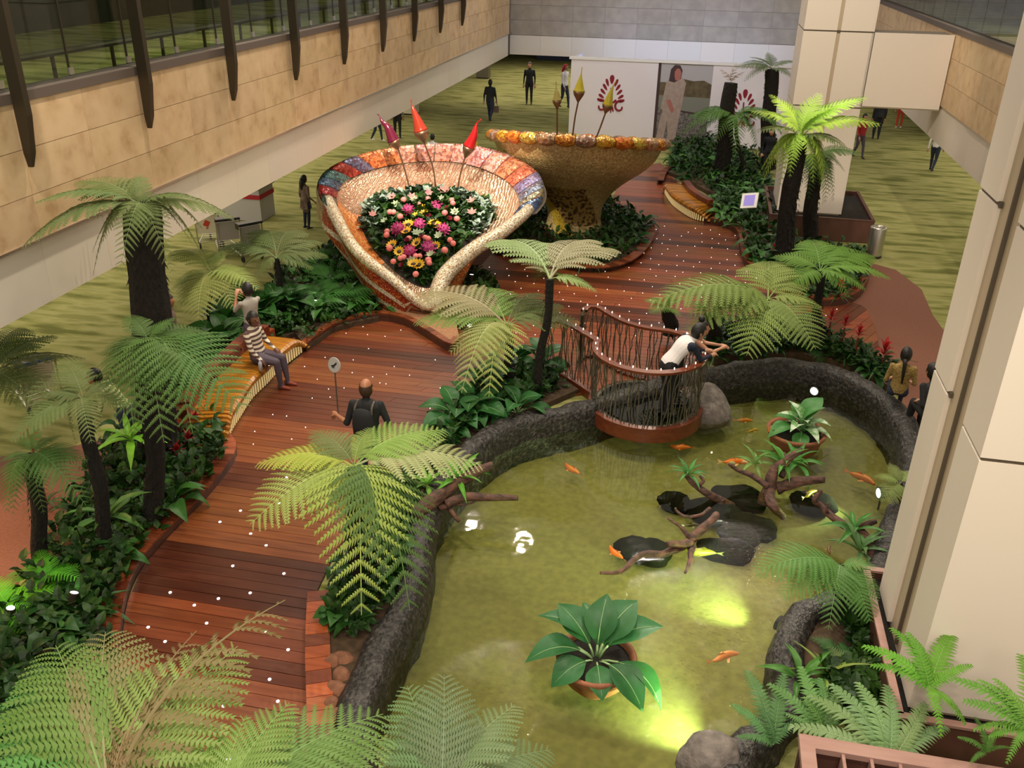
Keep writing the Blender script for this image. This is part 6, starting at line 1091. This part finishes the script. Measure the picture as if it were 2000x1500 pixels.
person('woman in a patterned tan top with a long dark ponytail sitting by the pond rim',(3.680,14.460,0.000),D(80),1.6,{**SIT(.27,.25)},top='weave',bottom='denim',hair='tail',vox=.014,fore='skin')
person('man in a black jacket sitting by the pond, half hidden by the near column',(4.100,13.684,0.000),D(110),1.72,{**SIT(.25,.25),'che':(0,.05,.48),'neck':(0,.12,.58),'head':(0,.17,.65),'shL':(-.11,.10,.55),'shR':(.11,.10,.55)},top='black',bottom='black',vox=.014,fat=1.15)
person('woman in a long brown coat with dark hair standing left of the mosaic bowl',(-10.201,22.123,0.000),D(60),1.45,{'wrR':(.13,.10,.53)},top='coat',bottom='navy',hair='long',coat=0.4,vox=0.02)
person('person in black seen from behind walking on the green carpet',(-9.046,39.033,0.000),D(80),1.72,WALK,top='black',bottom='denim',fat=1.15)
person('man in a dark suit and white shirt walking toward the camera',(-8.252,43.874,0.000),D(-88),1.92,{},top='black',bottom='black',hairm='hair_brown')
person('person in a white top with a red scarf beside the hoarding edge',(-6.481,43.375,0.000),D(-30),1.95,WALK,top='white',bottom='denim',hairm='crimson',hair='long')
person('walking person of whom only dark legs show under the parapet',(-12.289,33.650,0.000),D(-10),1.6,WALK,top='navy',bottom='denim',shoe='white')
person('person in a black and white banded top under the parapet edge',(-11.717,34.438,0.000),D(100),1.7,{},top='stripes_mono',bottom='black')
person('dark haired person in white, only head and shoulders above the bowl rim',(-8.495,28.394,0.000),D(80),1.45,{},top='white',bottom='black')
person('person in yellow hidden behind the red glass bud',(-7.310,28.871,0.000),D(100),1.45,{},top='yellow',bottom='black')
person('person in a red shirt walking beside the far column',(5.804,35.757,0.000),D(-60),1.6,WALK,top='crimson',bottom='slate')
person('person in a long black coat whose head is hidden by the beam',(7.012,39.761,0.000),D(90),1.75,{},top='black',bottom='black',coat=0.36,fat=1.15)
person('person in bright red trousers far off under the right parapet',(8.389,42.701,0.000),D(90),1.6,{},top='redcloth',bottom='redcloth',shoe='white')
person('person in dark jeans whose body is hidden by the right parapet',(8.102,34.201,0.000),D(60),1.62,WALK,top='white',bottom='denim')
person('person in a grey shirt taking a photo behind the airy yellow green fern',(-7.579,13.740,0.000),D(150),1.62,{'elL':(-.13,.10,.70),'wrL':(-.05,.17,.83),'elR':(.13,.10,.70),'wrR':(.05,.17,.83)},top='grey',bottom='slate',fore='skin_tan',vox=.015)
person('person in a lime striped shirt bending behind the left ferns',(-7.970,10.374,0.000),D(200),1.58,{'che':(0,.08,.70),'neck':(0,.16,.79),'head':(0,.20,.86),'shL':(-.11,.13,.75),'shR':(.11,.13,.75),'elL':(-.13,.17,.58),'wrL':(-.08,.27,.52),'elR':(.13,.17,.58),'wrR':(.08,.27,.52)},top='stripes_lime',bottom='denim',fore='skin_tan',skin='skin_tan',vox=.015)
person('dark figure standing behind the black trunks near the far column',(2.308,31.790,0.000),D(-100),1.6,{},top='black',bottom='black')
person('person mostly hidden behind the thick black fern trunk',(-8.763,13.077,0.000),D(20),1.55,{},top='coat',bottom='navy',skin='skin_tan')
# ------------------------------------------------------------------ loose things
# round sign held by the bald man
a = Vector(SIGNB); b = Vector(SIGNT); t = thing('sign_paddle','round grey sign on a thin pole held up by the bald man','sign',a); mb = MB(); mb.tube([a-Vector((0,0,.12)),b-Vector((0,0,.10))],.011,8); mb.obj('pole','grey_metal',t)
R = Euler((D(78),0,D(-18))).to_matrix(); mb = MB(); q = MB(); q.lathe([(0,.008),(.105,.008),(.11,0),(.105,-.008),(0,-.008)],n=28); mb.add([R@Vector(v)+b for v in q.v],q.f); mb.obj('disc','plastic_grey',t)
mb = MB(); 
for poly in ([(-.05,-.01),(-.01,.0),(.04,.05),(.05,.03),(.02,-.01),(.0,-.03),(-.04,-.03)],[(-.03,-.045),(.02,-.04),(.015,-.03),(-.03,-.035)]):
    n = len(poly); mb.add([R@Vector((x,y,.0095))+b for x,y in poly]+[R@Vector((x,y,.011))+b for x,y in poly],[tuple(i+n for i in q) for q in tessellate_polygon([[Vector((x,y,0)) for x,y in poly]])])
mb.obj('icon','rubber',t)
c = Vector(BALD); t = thing('backpack','flat black backpack worn by the bald man','backpack',c+Vector((0,-.19,1.05))); mb = MB(); rows = []
for z,w,d in ((-.02,.10,.03),(0,.15,.06),(.15,.16,.085),(.30,.15,.075),(.38,.11,.04),(.40,.06,.02)): rows.append([c+Vector((w*math.cos(k*PI/6)*1.0,-.17+d*math.sin(k*PI/6)*1.0,1.02+z)) for k in range(12)])
mb.loft(rows,True); mb.add(rows[0],[tuple(range(12))]); mb.add(rows[-1],[tuple(range(12))]); mb.obj('bag_body','black',t,smooth=True)
for s in (-1,1): mb = MB(); mb.tube(smoothline([c+Vector((s*.10,-.15,1.08)),c+Vector((s*.12,-.14,1.38)),c+Vector((s*.11,-.05,1.45)),c+Vector((s*.11,.04,1.44)),c+Vector((s*.13,.11,1.30))],4),.018,6); mb.obj('strap','coat' if 0 else 'grey_metal',t)
# bottle beside the seated woman
p = Vector(BOTTLE); t = thing('water_bottle','clear plastic bottle held by the striped woman on the bench','bottle',p); mb = MB(); mb.lathe([(0,0),(.032,.0),(.033,.13),(.03,.15),(.013,.185),(.013,.20)],p,14); mb.obj('body','clear_plastic',t,smooth=True); mb = MB(); mb.lathe([(.016,.195),(.016,.215),(0,.217)],p,12); mb.obj('cap','white',t)
# slotted timber box in the lower right corner
p0 = Vector((1.413,6.185,0.9)); t = thing('slotted_timber_box','pinkish brown slotted timber box cutting off the lower right corner','box',(p0.x+1,p0.y-.6,0)); x0,y1 = p0.x,p0.y; x1,y0 = x0+2.4,y1-1.3
for n_,(a,b,c_,d) in dict(far=(x0,x1,y1-.14,y1),left=(x0,x0+.13,y0,y1-.14),right=(x1-.13,x1,y0,y1-.14),near=(x0,x1,y0-.14,y0)).items(): mb = MB(); mb.bx(a,b,c_,d,.84,.9); mb.obj('top_rail','crate_wood',t); mb = MB(); mb.bx(a+.02,b-.02,c_+.02,d-.02,0,.84); mb.obj('side_board','planter_wood',t)
for k in range(1,9): mb = MB(); x = x0+.13+k*.235; mb.bx(x-.014,x+.014,y0,y1-.14,.55,.885); mb.obj('divider','crate_wood',t)
mb = MB(); mb.bx(x0+.13,x1-.13,y0,y1-.14,.0,.3); mb.obj('dark_base','black_soil',t)
# little information display in the far bed
p = Vector((1.513,25.427,0.75)); t = thing('display_panel','small purple display panel in a white frame among plants','display',(p.x,p.y,0)); mb = MB(); mb.tube([(p.x,p.y,0),(p.x,p.y,.72)],.02,8); mb.obj('post','grey_metal',t); R = Euler((D(50),D(-12),D(-20))).to_matrix()
mb = MB(); mb.box(p,(.46,.46,.04),R=R); mb.obj('frame','display_frame',t); mb = MB(); mb.box(p+R@Vector((0,0,.022)),(.30,.32,.01),R=R); mb.obj('screen','display',t)
# litter bin by the far planter
p = Vector((4.555,23.573,0)); t = thing('litter_bin','pale steel litter bin beside the far column planter','bin',(p.x+.1,p.y,0)); c = WL(t); mb = MB(); mb.lathe([(.20,0),(.20,.75),(.19,.78),(.12,.80),(.11,.74)],c,20); mb.obj('drum','steel',t,smooth=True); mb = MB(); mb.lathe([(.205,.0),(.205,.05)],c,20); mb.obj('foot_ring','rubber',t)
# luggage trolleys
def trolley(p, az, label, board):
    p = Vector(p); t = thing('luggage_trolley',label,'trolley',(p.x,p.y,0)); R = Matrix.Rotation(az,3,'Z'); c = Vector((p.x,p.y,0)); X = lambda x,y,z: c+R@Vector((x,y,z))
    mb = MB()
    for s in (-1,1): mb.tube([X(s*.28,-.45,.95),X(s*.28,-.42,.3),X(s*.27,-.35,.17),X(s*.16,.55,.15)],.018,8)
    mb.tube([X(-.16,.55,.15),X(.16,.55,.15)],.018,8); mb.obj('frame','steel',t)
    for k in range(5): mb = MB(); y = -.3+k*.18; w = .27-.022*k; mb.tube([X(-w,y,.165),X(w,y,.165)],.012,6); mb.obj('deck_bar','steel',t)
    mb = MB(); mb.tube([X(-.3,-.46,.95),X(.3,-.46,.95)],.028,10); mb.obj('handle','blue' if board==2 else 'rubber',t)
    for x,y in ((-.24,-.33),(.24,-.33),(0,.5)): q = MB(); q.lathe([(.03,-.025),(.075,-.02),(.075,.02),(.03,.025)],n=14); mb = MB(); RR = R @ Matrix.Rotation(PI/2,3,'Y'); mb.add([RR@Vector(v)+X(x,y,.075) for v in q.v],q.f); mb.obj('wheel','rubber',t)
    mb = MB(); mb.box(X(0,-.40,.66),(.5,.03,.46),R=R); mb.obj('board','cream' if board else 'grey',t)
    if board==1: mb = MB(); mb.box(X(-.02,-.42,.68),(.13,.008,.15),R=R @ Matrix.Rotation(.5,3,'Y')); mb.obj('pink_mark','redcloth',t); mb = MB(); mb.box(X(-.02,-.42,.56),(.05,.008,.03),R=R); mb.obj('pink_mark','redcloth',t)
    mb = MB(); mb.box(X(0,-.22,.86),(.48,.26,.14),R=R); mb.obj('basket','dark_metal',t)
trolley((-12.017,20.193,0),.5,'luggage trolley with a white board and a pink mark by the parapet','1' and 1); trolley((-11.324,19.769,0),.7,'black luggage trolley nearest the fern, pushed into the others',0); trolley((-10.685,19.519,0),.9,'luggage trolley standing a little apart on the green carpet',0); trolley((-10.475,11.519,0),1.0,'luggage trolley with a blue handle behind the far left ferns',2)
p = Vector((-12.031,22.763,0)); t = thing('service_counter','dark grey counter with a burgundy band half under the parapet','counter',(p.x,p.y,0)); mb = MB(); mb.bx(p.x-1.1,p.x+.35,p.y-.35,p.y+.5,0,.9); mb.obj('cabinet','plastic_grey',t); mb = MB(); mb.bx(p.x-1.12,p.x+.37,p.y-.37,p.y+.52,.62,.74); mb.obj('burgundy_band','crimson',t); mb = MB(); mb.bx(p.x-1.15,p.x+.4,p.y-.4,p.y+.55,.9,.95); mb.obj('counter_top','grey_metal',t)
for x,p,lb in ((944,Vector((-12.452,52.002,0)),'dark grey bin half hidden under the parapet end'),(800,Vector((-12.941,39.804,0)),'tall white cabinet half hidden under the parapet')):
    t = thing('cabinet',lb,'cabinet',(p.x,p.y,0)); w = 'grey_metal' if x>900 else 'cream'; mb = MB(); mb.bx(p.x-.35,p.x+.35,p.y-.3,p.y+.3,.05,1.2); mb.obj('body',w,t); mb = MB(); mb.bx(p.x-.37,p.x+.37,p.y-.32,p.y+.32,1.2,1.25); mb.obj('top',w,t); mb = MB(); mb.bx(p.x-.3,p.x+.3,p.y-.26,p.y+.26,0,.05); mb.obj('plinth','rubber',t)
for p,lb in ((Vector((-9.885,61.658,0)),'dark seat block far under the back wall beside the hoarding'),):
    t = thing('seat_block',lb,'seat',(p.x,p.y,0)); mb = MB(); mb.bx(p.x-1.2,p.x+1.2,p.y-.4,p.y+.4,0,.45); mb.obj('seat','navy',t); mb = MB(); mb.bx(p.x-1.2,p.x+1.2,p.y+.3,p.y+.45,.45,.9); mb.obj('backrest','navy',t)
t = thing('shopping_bag','small brown bag hanging beside the person in black','bag',(-8.838,39.223,0.000)); c = WL(t); mb = MB(); mb.bx(c.x-.13,c.x+.13,c.y-.05,c.y+.05,.35,.62); mb.obj('bag_body','coat',t); mb = MB(); mb.tube([c+Vector((-.08,0,.62)),c+Vector((-.05,0,.76)),c+Vector((.05,0,.76)),c+Vector((.08,0,.62))],.012,6); mb.obj('strap','coat',t)
